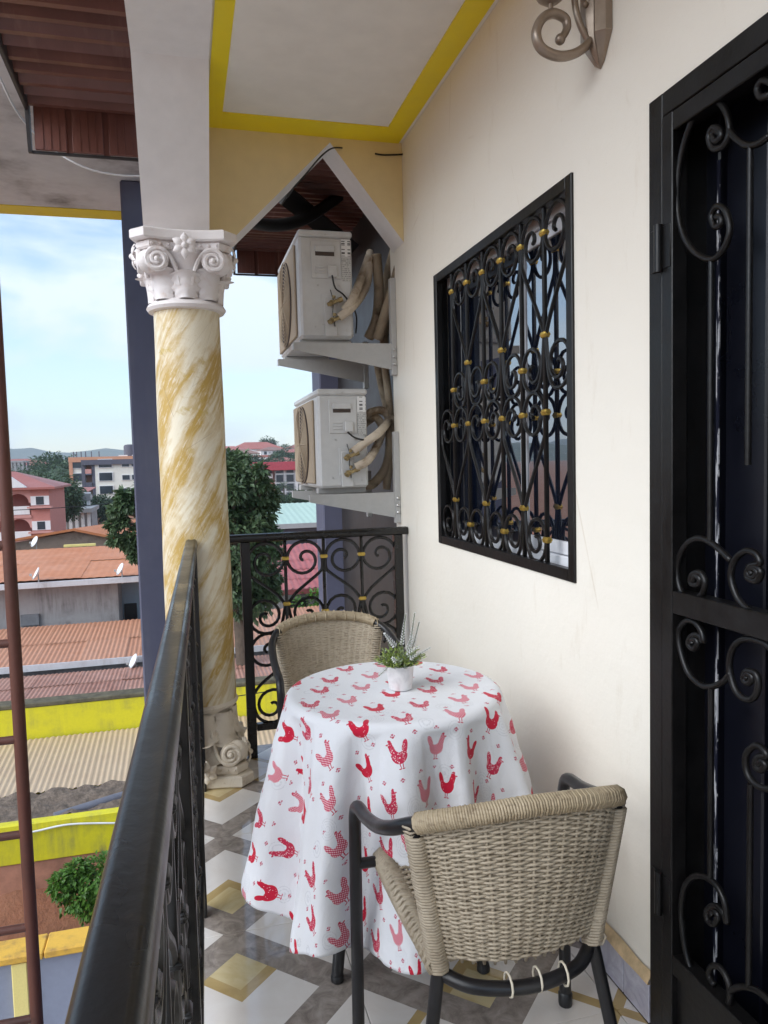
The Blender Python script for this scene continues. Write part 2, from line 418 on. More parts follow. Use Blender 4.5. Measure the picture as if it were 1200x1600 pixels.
# ------------------------------------------------------------------ column
CXc, CYc = .046, 3.34
colm = thing('round_column', 'round column painted as ochre and cream marble with a white leafy capital', 'column', (CXc,CYc,0))
sh = MB(); prof = []
for k in range(41):
    t = k/40; z = .335+t*(1.998-.335); r = .144-.008*t+.0012*sin(z*9); prof.append((r,z))
sh.lathe(prof, 48, (CXc,CYc,0)).build('shaft', M['marble'], colm, True)
def capital(nm, mat, z0, H, flip, k):
    def T(mb):
        out = []
        for (x,y,z) in mb.v:
            zz = (H-z if flip else z)
            out.append((CXc+x*k, CYc+y*k, z0+zz))
        mb.v = out; return mb
    root = None
    # bell and neck
    s = H/.33
    bl = MB().lathe([(.133,.0),(.152,.004),(.160,.016),(.152,.03),(.138,.036),(.128,.046),(.126,.10),(.134,.16),(.158,.22),(.17,.252)], 40)
    root = T(bl).build(nm, mat, colm, True)
    sq = lambda h, c, bow: [p for a in range(4) for p in [(lambda q: (q[0]*cos(a*pi/2)-q[1]*sin(a*pi/2), q[0]*sin(a*pi/2)+q[1]*cos(a*pi/2)))(q) for q in [(h-c,-h)] + [(h,-h+c)] + [(h-bow*(1-((t-3)/3)**2), -h+c+(2*h-2*c)*t/6) for t in range(1,6)]]]
    def tier(h, c, bow, za, zb, b=.006):
        P = sq(h,c,bow); Q = [(x*(1-b/h), y*(1-b/h)) for x,y in P]; n_ = len(P); mb = MB()
        rings = [(Q,za),(P,za+b),(P,zb-b),(Q,zb)]
        vv = [Vector((x,y,z)) for R_,z in rings for x,y in R_]; ff = []
        for q in range(3):
            for i in range(n_): ff.append((q*n_+i, q*n_+(i+1) % n_, (q+1)*n_+(i+1) % n_, (q+1)*n_+i))
        ff += [tuple(range(n_))[::-1], tuple(3*n_+i for i in range(n_))]
        return mb.add(vv, ff)
    ab = tier(.205,.055,.028,.284*s,.3295*s); ab2 = tier(.182,.05,.026,.248*s,.2835*s)
    ab.v += [];
    o_ = len(ab.v); ab.add(ab2.v, ab2.f)
    # bead row on lower tier
    for a in range(4):
        for t in range(-4,5):
            if abs(t) < 1: continue
            x, y_ = .0305*t, -.182+.026*(1-(t*.0305/.13)**2)-.001
            ca, sa = cos(a*pi/2), sin(a*pi/2)
            ab.sphere((x*ca-y_*sa, x*sa+y_*ca, .266*s), .007, 6, 4)
    T(ab).build('abacus', mat, root, True, 35)
    for i in range(8):                                   # leaves
        th = i*pi/4 - pi/2 + (0 if i % 2 == 0 else 0); big = i % 2 == 1
        h_ = (.165 if big else .135)*s; wd = .060 if big else .050; mb = MB(); nu, nv = 13, 15
        def lf(a, b, th=th, h_=h_, wd=wd, big=big):
            u = a/(nu-1)*2-1; v = b/(nv-1)
            wv = wd*(.75+.45*sin(v*pi*.8))*(1-max(0,(v-.72))*1.6)*(1+.10*sin(v*26)*abs(u))
            rb = .131+.02*v*v; curl = max(0,(v-.62)/.38)
            r = rb+.010+.010*(1-u*u)+.034*curl**1.6*(1.2 if big else .8) + .006*sin(v*26+abs(u)*5)*abs(u) - .010*abs(u)
            z = .044*s+h_*(v-.34*curl**2.0*.55)
            an = th+u*wv/rb
            return Vector((r*cos(an), r*sin(an), z))
        mb.grid(lf, nu, nv)
        T(mb).build('leaf', mat, root, True, 180)
    for a in range(4):
        ca, sa = cos(a*pi/2), sin(a*pi/2); R2 = lambda x,y,z: Vector((x*ca-y*sa, x*sa+y*ca, z))
        for sg in (-1,1):                                # volutes
            pts = [R2(sg*.022,-.142,.10*s), R2(sg*.034,-.150,.16*s), R2(sg*.056,-.162,.215*s)]
            cx_, cz_ = .106, .198*s
            for q in range(0,34):
                an = radians(128-q*21); rr = .047*(1-q/40); pts.append(R2(sg*(cx_+rr*cos(an)), -.172-.010*q/33, cz_+rr*sin(an)))
            mb = MB().tube(catmull(pts[:4],4)[:-1]+pts[3:], [.0085]*len(catmull(pts[:4],4)[:-1])+[.0105-.005*q/34 for q in range(len(pts)-3)], 7)
            mb.sphere(R2(sg*cx_,-.184,cz_), .011, 8, 6)
            c0 = R2(sg*cx_,-.160,cz_); nn = R2(0,-1,0)
            disc = [c0+Vector((0,0,1))*(.044*sin(q*pi/10))+R2(1,0,0)*(.044*cos(q*pi/10)) for q in range(20)]
            mb.add(disc+[d+nn*.014 for d in disc], [tuple(20+q for q in range(20))]+[(q,(q+1) % 20,20+(q+1) % 20,20+q) for q in range(20)])
            T(mb).build('volute', mat, root, True, 50)
        mb = MB()                                        # corner roll joining two volutes
        mb.sphere(R2(.138,-.138,.198*s), .046, 12, 8, (1,1,1))
        T(mb).build('corner_roll', mat, root, True, 180)
        mb = MB()                                        # flower in the middle of the side
        for q in range(6):
            an = q*pi/3+pi/2
            def pet(i, j, an=an):
                u = i/4*2-1; v = j/5; w_ = .017*sin(pi*min(1,v*.9+.08))
                d = v*.052; x = d*cos(an)-u*w_*sin(an); z = d*sin(an)+u*w_*cos(an)
                return R2(x, -.196-.012*sin(v*pi)+.006*u*u, .255*s+z)
            mb.grid(pet, 5, 6)
        mb.sphere(R2(0,-.205,.255*s), .013, 10, 6)
        T(mb).build('flower', mat, root, True, 180)
    return root
capital('capital', M['capital'], 1.995, .300, False, 1.02)
capital('base_moulding', M['base'], .0015, .35, True, .95)

# ------------------------------------------------------------------ scroll ironwork
def scroll_pts(w, h, zp_frac=.70, R=None):
    R = R or .455*w; P = []
    n_ = 34
    for k in range(n_+1):                       # inner spiral, from its eye outwards to angle 0
        th = radians(585*(1-k/n_)); fr = min(1., max(.10, (585-math.degrees(th))/400*.9+.10))
        r = R*fr; P.append((.5*w+r*cos(th)*1.0, -R+r*sin(th)))
    zp = -h*zp_frac; x0 = .5*w+R
    b = [(x0,-R-.10*h),(x0-.10*w,-R-.17*h),(.30*w,zp+.15*h),(.10*w,zp+.05*h),(.045*w,zp)]
    R2 = .44*w; zq = -h+R2; cx = .53*w
    lo = [(.06*w,zp-.05*h),(.14*w,-h+.10*h)]
    for k in range(29):
        th = radians(-125+k*21); fr = min(1., max(.10, 1-(k-9)/20*.92 if k > 9 else 1.))
        lo.append((cx+R2*fr*cos(th), zq+R2*fr*sin(th)))
    mid = [(q.x,q.y) for q in catmull([P[-2],P[-1]]+b+lo[:4],5)]
    i0 = 5
    return P + mid[i0:-1] + lo[3:]
class Grille:
    """scroll ironwork in a vertical plane; s runs along it"""
    def __init__(s, w, h, r, mat, cmat='brass'):
        s.cmat = M[cmat]; s.w, s.h, s.r, s.mat = w, h, r, mat; s.me = {}
        pts = scroll_pts(w, h)
        for sg in (-1,1):
            mb = MB().tube([(sg*a,0,b) for a,b in pts], r, 6, flat=1.0); s.me[sg] = mb
        s.src = {}
    def place(s, parent, kind, mkmesh, pos, rz):
        """mesh shared between copies; pos in parent space"""
        if kind not in s.src:
            o = mkmesh().build(kind.split('|')[0], s.mats(kind), None, True, 50); s.src[kind] = o; o.parent = parent
        else: o = link_copy(s.src[kind], parent=parent)
        o.location = pos; o.rotation_euler = (0,0,rz); return o
    def mats(s, kind): return s.cmat if kind.startswith('collar') else s.mat
    def fill(s, parent, P, rz, ks, ztop, rows=2, bar_len=None, bars=True, end_bars=False):
        """P(sdist)->Vector local position at z=0; ks: range of bar indices (even = heart axis)"""
        k0, k1 = ks[0], ks[-1]
        for k in ks:
            if bars and (end_bars or k not in (k0, k1)):
                s.place(parent, 'bar', lambda: MB().box((-s.r*.95,-s.r*.95,-(bar_len)), (s.r*.95,s.r*.95,0), .001), P(k*s.w)+Vector((0,0,ztop)), rz)
            for row in range(rows):
                zt = ztop-row*s.h
                if (k+row) % 2 == 0:
                    for sg in (-1,1):
                        if (sg < 0 and k == k0) or (sg > 0 and k == k1): continue
                        s.place(parent, 'scroll|%d' % sg, lambda sg=sg: s.me[sg], P(k*s.w)+Vector((0,0,zt-s.r)), rz)
                    zs = [-.70*s.h, -.455*s.w]
                else: zs = [-.455*s.w, -s.h+.44*s.w] if row < 9 else []
                for q in zs:
                    if k in (k0,k1) : continue
                    s.place(parent, 'collar', lambda: MB().box((-s.r*2.2,-s.r*1.6,-.009), (s.r*2.2,s.r*1.6,.009), .003).box((-s.r*2.45,-s.r*1.8,-.003), (s.r*2.45,s.r*1.8,.003), .002), P(k*s.w)+Vector((0,0,zt+q)), rz)

def rail_prof(mb, a, b, w=.026, h=.021):
    """moulded handrail from a to b: rounded top with two shallow flutes"""
    a, b = Vector(a), Vector(b); d = (b-a).normalized(); sd = Vector((d.y,-d.x,0)).normalized(); up = Vector((0,0,1))
    pr = []
    for k in range(20):
        an = 2*pi*k/20; x = cos(an); z = sin(an); e = .62
        px = w*math.copysign(abs(x)**e, x); pz = h*math.copysign(abs(z)**e, z)
        if z > .3: pz -= .0035*math.exp(-((px)/.006)**2)
        pr.append((px,pz))
    n_ = 40; vv = []; ff = []
    for i in range(n_+1):
        p = a+(b-a)*(i/n_); k = 1+.012*mnoise.noise(p*6)
        for (x,z) in pr: vv.append(p+sd*x*k+up*z*k)
    for i in range(n_):
        for q in range(20): ff.append((i*20+q, i*20+(q+1) % 20, (i+1)*20+(q+1) % 20, (i+1)*20+q))
    ff += [tuple(range(20))[::-1], tuple(n_*20+q for q in range(20))]
    return mb.add(vv, ff)
# far railing
FY = 3.475
fr = thing('iron_railing', 'black iron end railing with heart scrolls and brass collars behind a rattan chair', 'railing', (.26,FY,0))
rail_prof(MB(), (.16,FY,1.022), (WX-.002,FY,1.022), .026, .019).build('handrail', M['rail'], fr, True, 60)
for x in (.262,.985): MB().box((x-.021,FY-.021,.0), (x+.021,FY+.021,1.005), .003).build('post', M['rail'], fr)
MB().box((.285,FY-.015,.125), (.962,FY+.015,.158), .002).build('lower_rail', M['rail'], fr)
gw = (.985-.262)/4
G1 = Grille(gw, .4205, .0075, M['rail'])
o0 = OFF[fr.name]
G1.fill(fr, lambda sd: Vector((.262-gw+sd-.26,0,0)), 0, [1,2,3,4,5], 1.003, 2, .845)
# near railing: runs along the open side past the camera
NA, NB = Vector((-.0956,-1.0,0)), Vector((.0235,3.19,0)); nd = (NB-NA).normalized(); nl = (NB-NA).length; nrz = atan2(nd.y,nd.x)
nr = thing('iron_railing', 'long black iron railing with a thick worn handrail along the open side', 'railing', NA)
rail_prof(MB(), NA+Vector((0,0,1.036)), NB+Vector((0,0,1.036)), .0235, .022).build('handrail', M['rail'], nr, True, 60)
for nm_, hw_, hh_, zz_ in (('lower_rail',.015,.018,.115),('under_bar',.010,.006,1.005)):
    MB().box((-nl/2,-hw_,-hh_), (nl/2,hw_,hh_), .0015).xf(Matrix.Translation((NA+NB)/2+Vector((0,0,zz_)))@Matrix.Rotation(nrz,4,'Z')).build(nm_, M['rail'], nr)
nk = int(nl/gw)
for k in range(0, nk+1, 5):
    p = nd*(nl-.012-k*gw)
    oo = MB().box((-.02,-.02,0), (.02,.02,1.012), .003).build('post', M['rail'], None); oo.parent = nr; oo.location = p; oo.rotation_euler = (0,0,nrz)
G2 = Grille(gw, .4205, .0075, M['rail'], 'rail')
G2.fill(nr, lambda sd: nd*(nl-.012-sd), nrz, list(range(0,nk)), .998, 2, .865)

# ------------------------------------------------------------------ window
def glass_mat():
    t = MT('tinted_mirror_glass', (.006,.009,.02), .015, 0., 1.0); t.b.inputs['IOR'].default_value = 2.7
    t.bump(t.noise(t.coord('World'), 1.7, 2), .02, .02); return t.m
M['glass'] = glass_mat()
w0, w1, z0, z1 = WIN
wn_ = thing('sliding_window', 'white framed sliding window with dark tinted panes set behind scroll bars', 'window', (WX+.12,w0,z0))
fx0, fx1 = WX+.05, WX+.105
MB().box((fx0,w0+.002,z0+.002), (fx1,w1-.002,z0+.052), .003).build('sill_track', M['alu'], wn_)
MB().box((fx0,w0+.002,z1-.052), (fx1,w1-.002,z1-.002), .003).build('head_track', M['alu'], wn_)
MB().box((fx0,w0+.002,z0+.053), (fx1,w0+.045,z1-.053), .003).build('jamb', M['alu'], wn_)
MB().box((fx0,w1-.045,z0+.053), (fx1,w1-.007,z1-.053), .003).build('jamb', M['navy'], wn_)
mid = (w0+w1)/2-.12
for (a,b,dx) in ((w0+.046, mid+.02, .008), (mid-.02, w1-.046, .028)):
    s_ = thing('sash','','') if False else None
    px0 = fx0+dx
    st = MB().box((px0,a,z0+.055), (px0+.018,a+.036,z1-.055), .002).box((px0,b-.036,z0+.055), (px0+.018,b,z1-.055), .002)
    st.box((px0,a+.0365,z0+.055), (px0+.018,b-.0365,z0+.095), .002).box((px0,a+.0365,z1-.095), (px0+.018,b-.0365,z1-.055), .002)
    so = st.build('sash', M['alu'] if dx < .02 else M['navy'], wn_)
    MB().box((px0+.007,a+.037,z0+.0955), (px0+.011,b-.037,z1-.0955)).build('pane', M['glass'], so)
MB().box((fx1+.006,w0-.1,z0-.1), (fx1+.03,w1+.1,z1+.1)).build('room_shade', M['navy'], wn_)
wg = thing('window_grille', 'black scroll grille with brass collars set flush over the window', 'grille', (WX-.006,w0,z0))
fw = .034
f_ = MB().box((WX-.008,w0,z0), (WX+.018,w0+fw,z1), .002).box((WX-.008,w1-fw,z0), (WX+.018,w1,z1), .002)
f_.box((WX-.0075,w0+fw,z0), (WX+.018,w1-fw,z0+fw), .002).box((WX-.0075,w0+fw,z1-fw), (WX+.018,w1-fw,z1), .002).build('grille_frame', M['iron'], wg)
rev_sh = MB().box((WX+.0185,w1-.006,z0+.001), (WX+.0495,w1-.0005,z1-.001)).box((WX+.0185,w0+.0005,z1-.006), (WX+.0495,w1-.007,z1-.001)).box((WX+.0185,w0+.0005,z0+.001), (WX+.0495,w1-.007,z0+.004))  # thin dark strips stand in for the shade inside the window reveal
rev_sh.build('reveal_shade', M['iron'], wg)
gw2 = (w1-w0-2*fw+.01)/7
G3 = Grille(gw2, (z1-z0-2*fw)/2, .0062, M['iron'])
G3.fill(wg, lambda sd: Vector((.012, (w1-w0)-fw+.005-sd, 0)), pi/2, list(range(0,8)), z1-z0-fw, 2, z1-z0-2*fw)

# ------------------------------------------------------------------ door grille and door
d0, d1, dz1 = DOOR
dg = thing('door_grille', 'black iron grille door with large curled scrolls beside the window', 'gate', (WX,d1,0))
fr_ = MB().box((WX-.014,d1-.048,.004), (WX+.129,d1,dz1), .002).box((WX-.014,d0,.004), (WX+.03,d0+.048,dz1), .002)
fr_.box((WX-.0135,d0+.048,dz1-.05), (WX+.129,d1-.048,dz1), .002).build('door_frame', M['iron'], dg)
lf0, lf1, lz0, lz1 = d0+.052, d1-.052, .02, dz1-.054
MB().box((WX-.018,lf1-.036,lz0), (WX+.02,lf1,lz1), .002).build('stile', M['iron'], dg)
MB().box((WX-.018,lf0,lz0), (WX+.02,lf0+.036,lz1), .002).build('stile', M['iron'], dg)
for za, zb in ((lz1-.04,lz1-.001),(1.012,1.062),(.19,.235),(lz0+.001,lz0+.045)):
    MB().box((WX-.0172,lf0+.0365,za), (WX+.019,lf1-.0365,zb), .002).build('rail', M['iron'], dg)
MB().box((WX-.004,lf0+.037,lz0+.046), (WX+.002,lf1-.037,.189)).build('kick_plate', M['iron'], dg)
for z in (1.80,.36):
    MB().tube([(WX-.025,d1-.050,z-.05),(WX-.025,d1-.050,z+.05)], .009, 10).box((WX-.02,d1-.085,z-.045),(WX-.0145,d1-.015,z+.045),.001).build('hinge', M['iron'], dg, True, 40)
q4 = lambda pts: [at(980+a/2.286, 100+b/2.286, 'X', WX-.002) for a,b in pts]
q5 = lambda pts: [at(980+a/2., 800+b/2., 'X', WX-.002) for a,b in pts]
SCR = [q4([(335,250),(318,238),(305,255),(315,275),(335,262),(332,236),(306,228),(292,262),(308,302),(345,292),(366,240),(352,168),(312,130),(255,160),(207,270),(181,400),(181,520),(201,610),(240,670),(300,698),(345,660),(367,590),(352,525),(322,508),(302,540),(314,580),(335,572),(334,548),(318,546)]),
  q4([(366,236),(385,262),(425,290),(470,284),(510,255)]),
  q4([(520,70),(500,60),(480,62),(465,90),(478,118),(510,110)]),
  q5([(205,217),(214,200),(230,205),(228,225),(205,228),(198,200),(220,188),(241,205),(242,235),(222,267),(190,268),(162,230),(157,165),(180,107),(220,82),(268,100),(325,152)]),
  q5([(392,195),(385,182),(398,176),(408,190),(395,205),(380,196),(380,178),(402,172),(418,185),(410,212),(392,214),(376,200),(384,170),(415,160),(402,130),(370,122),(337,150),(324,200),(345,268),(390,312),(445,325)]),
  q5([(208,412),(202,402),(212,395),(222,408),(210,424),(196,410),(206,390),(230,398),(232,425),(212,432),(230,430),(238,395),(216,350),(186,340),(160,370),(165,430),(190,500),(230,540),(265,545),(300,530),(325,502)]),
  q5([(378,522),(370,512),(382,506),(392,520),(378,535),(364,520),(374,498),(402,505),(410,540),(398,578),(370,585),(338,555),(320,490),(325,440),(345,408),(380,396),(430,410),(460,440)]),
  q5([(268,1262),(262,1250),(275,1248),(284,1265),(268,1285),(250,1262),(258,1238),(282,1236),(296,1265),(290,1300),(270,1312),(252,1296),(290,1322),(312,1280),(302,1212),(268,1155),(216,1137),(180,1170),(169,1250),(180,1360),(206,1450),(242,1520),(288,1560),(318,1535),(318,1475),(292,1426),(264,1420),(256,1450),(274,1478)]),
  q5([(318,1500),(345,1486),(380,1486),(420,1505),(460,1545)]),
  q5([(412,790),(420,778),(432,790),(420,806),(402,792),(412,768),(440,775),(452,800),(430,745),(400,730),(371,762),(377,820),(412,858),(460,868)])]
SCR[3] = q5([(205,217),(214,200),(228,208),(222,228),(200,222),(204,196),(228,190),(243,215),(238,250),(215,272),(185,265),(162,230),(157,165),(180,107),(220,82),(268,100),(325,152)])
SCR[5] = q5([(205,412),(203,400),(215,398),(220,412),(208,428),(192,412),(202,388),(226,386),(238,405),(232,372),(210,344),(184,341),(161,372),(166,430),(190,500),(230,540),(265,545),(300,530),(325,502)])
SCR[7] = q5([(268,1262),(262,1250),(275,1248),(284,1265),(272,1288),(252,1275),(250,1245),(275,1230),(300,1250),(312,1285),(302,1212),(268,1155),(216,1137),(180,1170),(169,1250),(180,1360),(206,1450),(242,1520),(288,1560),(318,1535),(318,1475),(292,1426),(264,1420),(256,1450),(274,1478)])
SCR[9] = q5([(412,790),(420,778),(432,790),(420,806),(402,795),(408,768),(436,762),(425,742),(400,730),(371,762),(377,820),(412,858),(460,868)])
for P_ in SCR: MB().tube(catmull(P_,5), .0068, 8).build('scroll', M['iron'], dg, True, 180)
for A_ in (q4([(300,698),(312,1600)])[0:1]+q5([(275,100)]), q4([(440,290),(457,1432)]), q5([(262,545),(268,1155)]), q5([(385,850),(380,1484)])):
    zt, zb = A_[0].z, A_[1].z; yy = (A_[0].y+A_[1].y)/2
    MB().tube([(WX-.002,A_[0].y,zt),(WX-.002,A_[0].y,zb)], .0062, 8).build('bar', M['iron'], dg, True, 60)
# recessed door leaf
dl = thing('navy_door', 'dark navy panelled door recessed behind the iron grille', 'door', (WX+.12,d0,0))
MB().box((WX+.13,d0,.0), (WX+.17,d1,dz1)).build('leaf', M['navy'], dl)
yy = d1-.005; i = 0
for wd in (.085,.03,.11,.03,.12,.03,.12,.03,.12,.03,.12,.06):
    b_ = max(d0+.002, yy-wd)
    MB().box((WX+.098 if i % 2 == 0 else WX+.112, b_+.002, .01), (WX+.1295, yy-.002, dz1-.01), .004).build('panel', M['navy'], dl); yy -= wd; i += 1
    if yy < d0+.01: break
def crack_light_mat():  # broken pale streaks on navy, painting the light in the door's crack
    t = MT('painted_crack_light', (.012,.013,.026), .4); c = t.coord('World', (1,14,1)); f = t.noise(c, 9, 5, .7)
    t.color(t.mix(f.rng(.52,.56), (.012,.013,.026), (.5,.51,.54))); return t.m
MB().box((WX+.094,d1-.094,.05), (WX+.0975,d1-.086,1.98)).build('crack_light_strip', crack_light_mat(), dl)

# ------------------------------------------------------------------ wall lamp
la = thing('wall_lamp', 'bronze scroll arm wall lamp above the window and door', 'lamp', (WX,1.72,2.4))
pl = MB(); sec = [(-.052,.0),(-.052,-.018),(-.034,-.036),(-.018,-.030),(0,-.042),(.018,-.030),(.034,-.036),(.052,-.018),(.052,0)]
rows = [(2.305,.02),(2.318,.35),(2.372,1.),(2.70,1.),(2.76,.5),(2.775,.05)]
vv = [(WX-.001+b*k*(1 if k > .3 else 2), 1.715+a*k, z) for z,k in rows for a,b in sec]; n_ = len(sec)
ff = [(r*n_+i, r*n_+i+1, (r+1)*n_+i+1, (r+1)*n_+i) for r in range(len(rows)-1) for i in range(n_-1)]
pl.add(vv, ff).build('back_plate', M['lamp'], la, True, 30)
ql = lambda pts: [at(780+a/2.857, b/2.857, 'Y', 1.715) for a,b in pts]
arm = catmull(ql([(272,176),(292,150),(303,118),(292,82),(240,60),(190,86),(165,150),(188,215),(258,250),(335,240),(398,192),(424,115),(428,20),(432,-60),(445,-130)]),6)
MB().tube(arm, [.0105+.004*sin(pi*i/len(arm)) for i in range(len(arm))], 12, flat=.8).sphere(arm[0], .013, 10, 7).build('scroll_arm', M['lamp'], la, True, 180)
MB().tube(catmull(ql([(400,188),(362,112),(340,30),(338,-40),(352,-100)]),6), .008, 10).build('scroll_arm', M['lamp'], la, True, 180)
MB().tube(catmull(ql([(404,180),(412,110),(400,30),(385,-40),(352,-100)]),6), .007, 10).build('scroll_arm', M['lamp'], la, True, 180)
c_ = ql([(230,62)])[0]
MB().lathe([(.006,0),(.006,.022),(.016,.024),(.032,.036),(.040,.050),(.036,.054)], 20, c_).build('cup', M['lamp'], la, True, 40)
MB().lathe([(.030,.0535),(.05,.075),(.062,.12),(.058,.17),(.066,.20)], 24, c_, cap=False).build('lamp_shade', M['shade'], la, True, 60)
MB().sphere((WX-.045,1.712,ql([(460,35)])[0].z), .008).build('screw', M['lamp'], la, True, 180)

# ================================================================== FURNITURE ON THE BALCONY
def rattan_mat(name, a, b, c_):
    t = MT(name, a, .55); c = t.coord('Object'); f = t.noise(c, 9, 5, .6); g = t.noise(t.coord('Object', (1,1,3)), 55, 4, .7)
    col = t.mix(f.rng(.3,.7), a, b); col = t.mix(g.rng(.5,.72)*.75, col, c_)
    t.color(col); t.bump(t.noise(c, 160, 2), .25, .002); return t.m
M['rattan'] = rattan_mat('woven_rattan', (.54,.465,.355), (.40,.335,.245), (.20,.155,.105))
M['wrap'] = rattan_mat('rattan_wrapping', (.52,.43,.30), (.38,.30,.19), (.18,.13,.08))
M['tie'] = simple('pale_cane_tie', (.68,.62,.50), .5, var=.1, scale=30)
def build_chair():
    ch = thing('rattan_armchair', '', 'chair', (0,0,0))
    r = .0145
    # one bent tube: front leg, arm, back rail, arm, front leg
    half = [(-.262,.235,.008),(-.260,.233,.25),(-.258,.230,.50),(-.258,.222,.565),(-.256,.196,.592),(-.253,.12,.603),(-.248,.03,.627),(-.238,-.05,.660),(-.215,-.098,.686),(-.172,-.140,.708),(-.095,-.166,.722)]
    full = half+[(0,-.174,.728)]+[(-x,y,z) for x,y,z in half[::-1]]
    pts = catmull(full,6)
    MB().tube(pts, r, 12).build('frame_tube', M['black'], ch, True, 60)
    back = lambda u: catmull([(-.215,-.098,.686),(-.172,-.140,.708),(-.095,-.166,.722),(0,-.174,.728),(.095,-.166,.722),(.172,-.140,.708),(.215,-.098,.686)],24)
    BK = back(0); nb = len(BK)
    def rail_pt(u):
        k = (u*.5+.5)*(nb-1); i = min(nb-2, max(0,int(k))); return BK[i].lerp(BK[i+1], k-i)
    bot = lambda u: Vector((.160*u, -.088-.038*(1-u*u), .402+.008*u*u))
    for sg in (-1,1):
        MB().tube([(sg*.207,-.104,.672),(sg*.184,-.098,.54),(sg*.160,-.084,.40),(sg*.196,-.108,.19),(sg*.234,-.132,.004)], .0135, 10).build('leg', M['black'], ch, True, 60)
        MB().lathe([(.0165,0),(.0175,.004),(.0175,.03),(.015,.034)], 12, (sg*.262,.235,.0)).build('foot_cap', M['black'], ch, True, 40)
    MB().tube([(-.258,.231,.442),(.258,.231,.442)], .0125, 10).build('crossbar', M['black'], ch, True, 60)
    for sg in (-1,1): MB().tube([(sg*.192,.231,.442),(sg*.186,.10,.418),(sg*.172,-.03,.410),(sg*.162,-.084,.405)], .011, 8).build('seat_rail', M['black'], ch, True, 60)
    ring = catmull([(-.160,-.078,.378),(-.105,-.128,.371),(0,-.150,.368),(.105,-.128,.371),(.160,-.078,.378)],8)
    MB().tube(ring, .0135, 10).build('seat_ring', M['black'], ch, True, 60)
    # woven back: strands run across, round the posts, over and under the stakes
    wv = MB(); rows = 60; ns = 17; sub = 4; m = (ns-1)*sub
    def bsurf(u, v):
        a = bot(u); b = rail_pt(u*.90); p = a.lerp(b, v); bulge = .014*(1-u*u)*sin(v*pi)
        return p+Vector((0,-bulge,0))
    for j in range(rows):
        v = .03+.95*j/(rows-1); P_ = []
        jit = random.uniform(-.0012,.0012)
        for i in range(m+1):
            u = -1+2*i/m; p = bsurf(u, v); nrm = Vector((u*.55,-1,.2)).normalized()
            off = .0042*cos(pi*i/sub)*(1 if j % 2 else -1)
            P_.append(p+nrm*off+Vector((0,0,jit+random.uniform(-.0008,.0008))))
        # wrap the ends round the post
        for e, lst in ((0,[]),(1,[])):
            p = P_[0] if e == 0 else P_[-1]; sg = -1 if e == 0 else 1
            loop = [p+Vector((sg*.013,-.004,0)), p+Vector((sg*.021,.010,0)), p+Vector((sg*.012,.024,0)), p+Vector((-sg*.004,.020,0)), p+Vector((-sg*.016,.010,0))]
            if e == 0: P_ = loop[::-1]+P_
            else: P_ = P_+loop
        wv.tube(P_, random.uniform(.0025,.0031), 5, cap=False)
    for k in range(ns):
        u = -1+2*k/(ns-1)
        wv.tube([bsurf(u,q/8) for q in range(9)], .0034, 5)
    # second layer fills the gaps between strands
    wv.grid(lambda i,j: bsurf(-1+2*i/20, .01+.97*j/10)+Vector((0,.0035,0)), 21, 11)
    tag(wv.build('woven_back', M['rattan'], ch, True, 180), kind='stuff')
    # coils on the posts
    for sg in (-1,1):
        co = MB(); P_ = []
        for k in range(46*8):
            t = k/(46*8); c0 = Vector((sg*.160,-.084,.385)).lerp(Vector((sg*.206,-.104,.668)), t); a = k*pi/4
            P_.append(c0+Vector((cos(a)*.0185, sin(a)*.0185, 0)))
        co.tube(P_, .0036, 5); tag(co.build('post_wrapping', M['rattan'], ch, True, 180), kind='stuff')
    # wrapped top rail
    wr = MB(); turns = 92; P_ = []
    for k in range(turns*8+1):
        u = -.86+1.72*k/(turns*8); p = rail_pt(u); tg = (rail_pt(min(1,u+.01))-rail_pt(max(-1,u-.01))).normalized()
        n1 = Vector((0,0,1)); n1 = (n1-tg*n1.dot(tg)).normalized(); n2 = tg.cross(n1); a = k*pi/4
        q = .0180+.0006*sin(k*.37)
        P_.append(p+n1*cos(a)*q+n2*sin(a)*q)
    wr.tube(P_, .0031, 5); tag(wr.build('rail_wrapping', M['wrap'], ch, True, 180), kind='stuff')
    for k in range(13):
        u = -.86+1.72*k/12; p = rail_pt(u)
        MB().tube([p+Vector((cos(a)*.002, -.0225*cos(a), .0225*sin(a))) for a in [i*pi/4 for i in range(8)]], .0022, 5, closed=True)  .build('binding', M['wrap'], ch, True, 180)
    # woven seat
    st = MB(); rows = 40; ns = 12; m = (ns-1)*sub
    def ssurf(u, v):
        hw = .190+(.166-.190)*v; y = .231+(-.098-.231)*v; z = .452+(.412-.452)*v-.020*(1-u*u)*sin(pi*min(1,v+.08))
        return Vector((u*hw, y, z))
    for j in range(rows):
        v = .0+.99*j/(rows-1); P_ = []
        for i in range(m+1):
            u = -1+2*i/m; P_.append(ssurf(u,v)+Vector((0,random.uniform(-.0008,.0008),.0046*cos(pi*i/sub)*(1 if j % 2 else -1))))
        for e in (0,1):
            p = P_[0] if e == 0 else P_[-1]; sg = -1 if e == 0 else 1
            loop = [p+Vector((sg*.012,0,.001)), p+Vector((sg*.020,0,-.011)), p+Vector((sg*.012,0,-.025)), p+Vector((-sg*.006,0,-.022))]
            if e == 0: P_ = loop[::-1]+P_
            else: P_ = P_+loop
        st.tube(P_, random.uniform(.0033,.0042), 5, cap=False)
    for k in range(ns):
        u = -1+2*k/(ns-1); st.tube([ssurf(u,q/8) for q in range(9)], .0036, 5)
    st.grid(lambda i,j: ssurf(-1+2*i/14, j/10)+Vector((0,0,-.004)), 15, 11)
    tag(st.build('woven_seat', M['rattan'], ch, True, 180), kind='stuff')
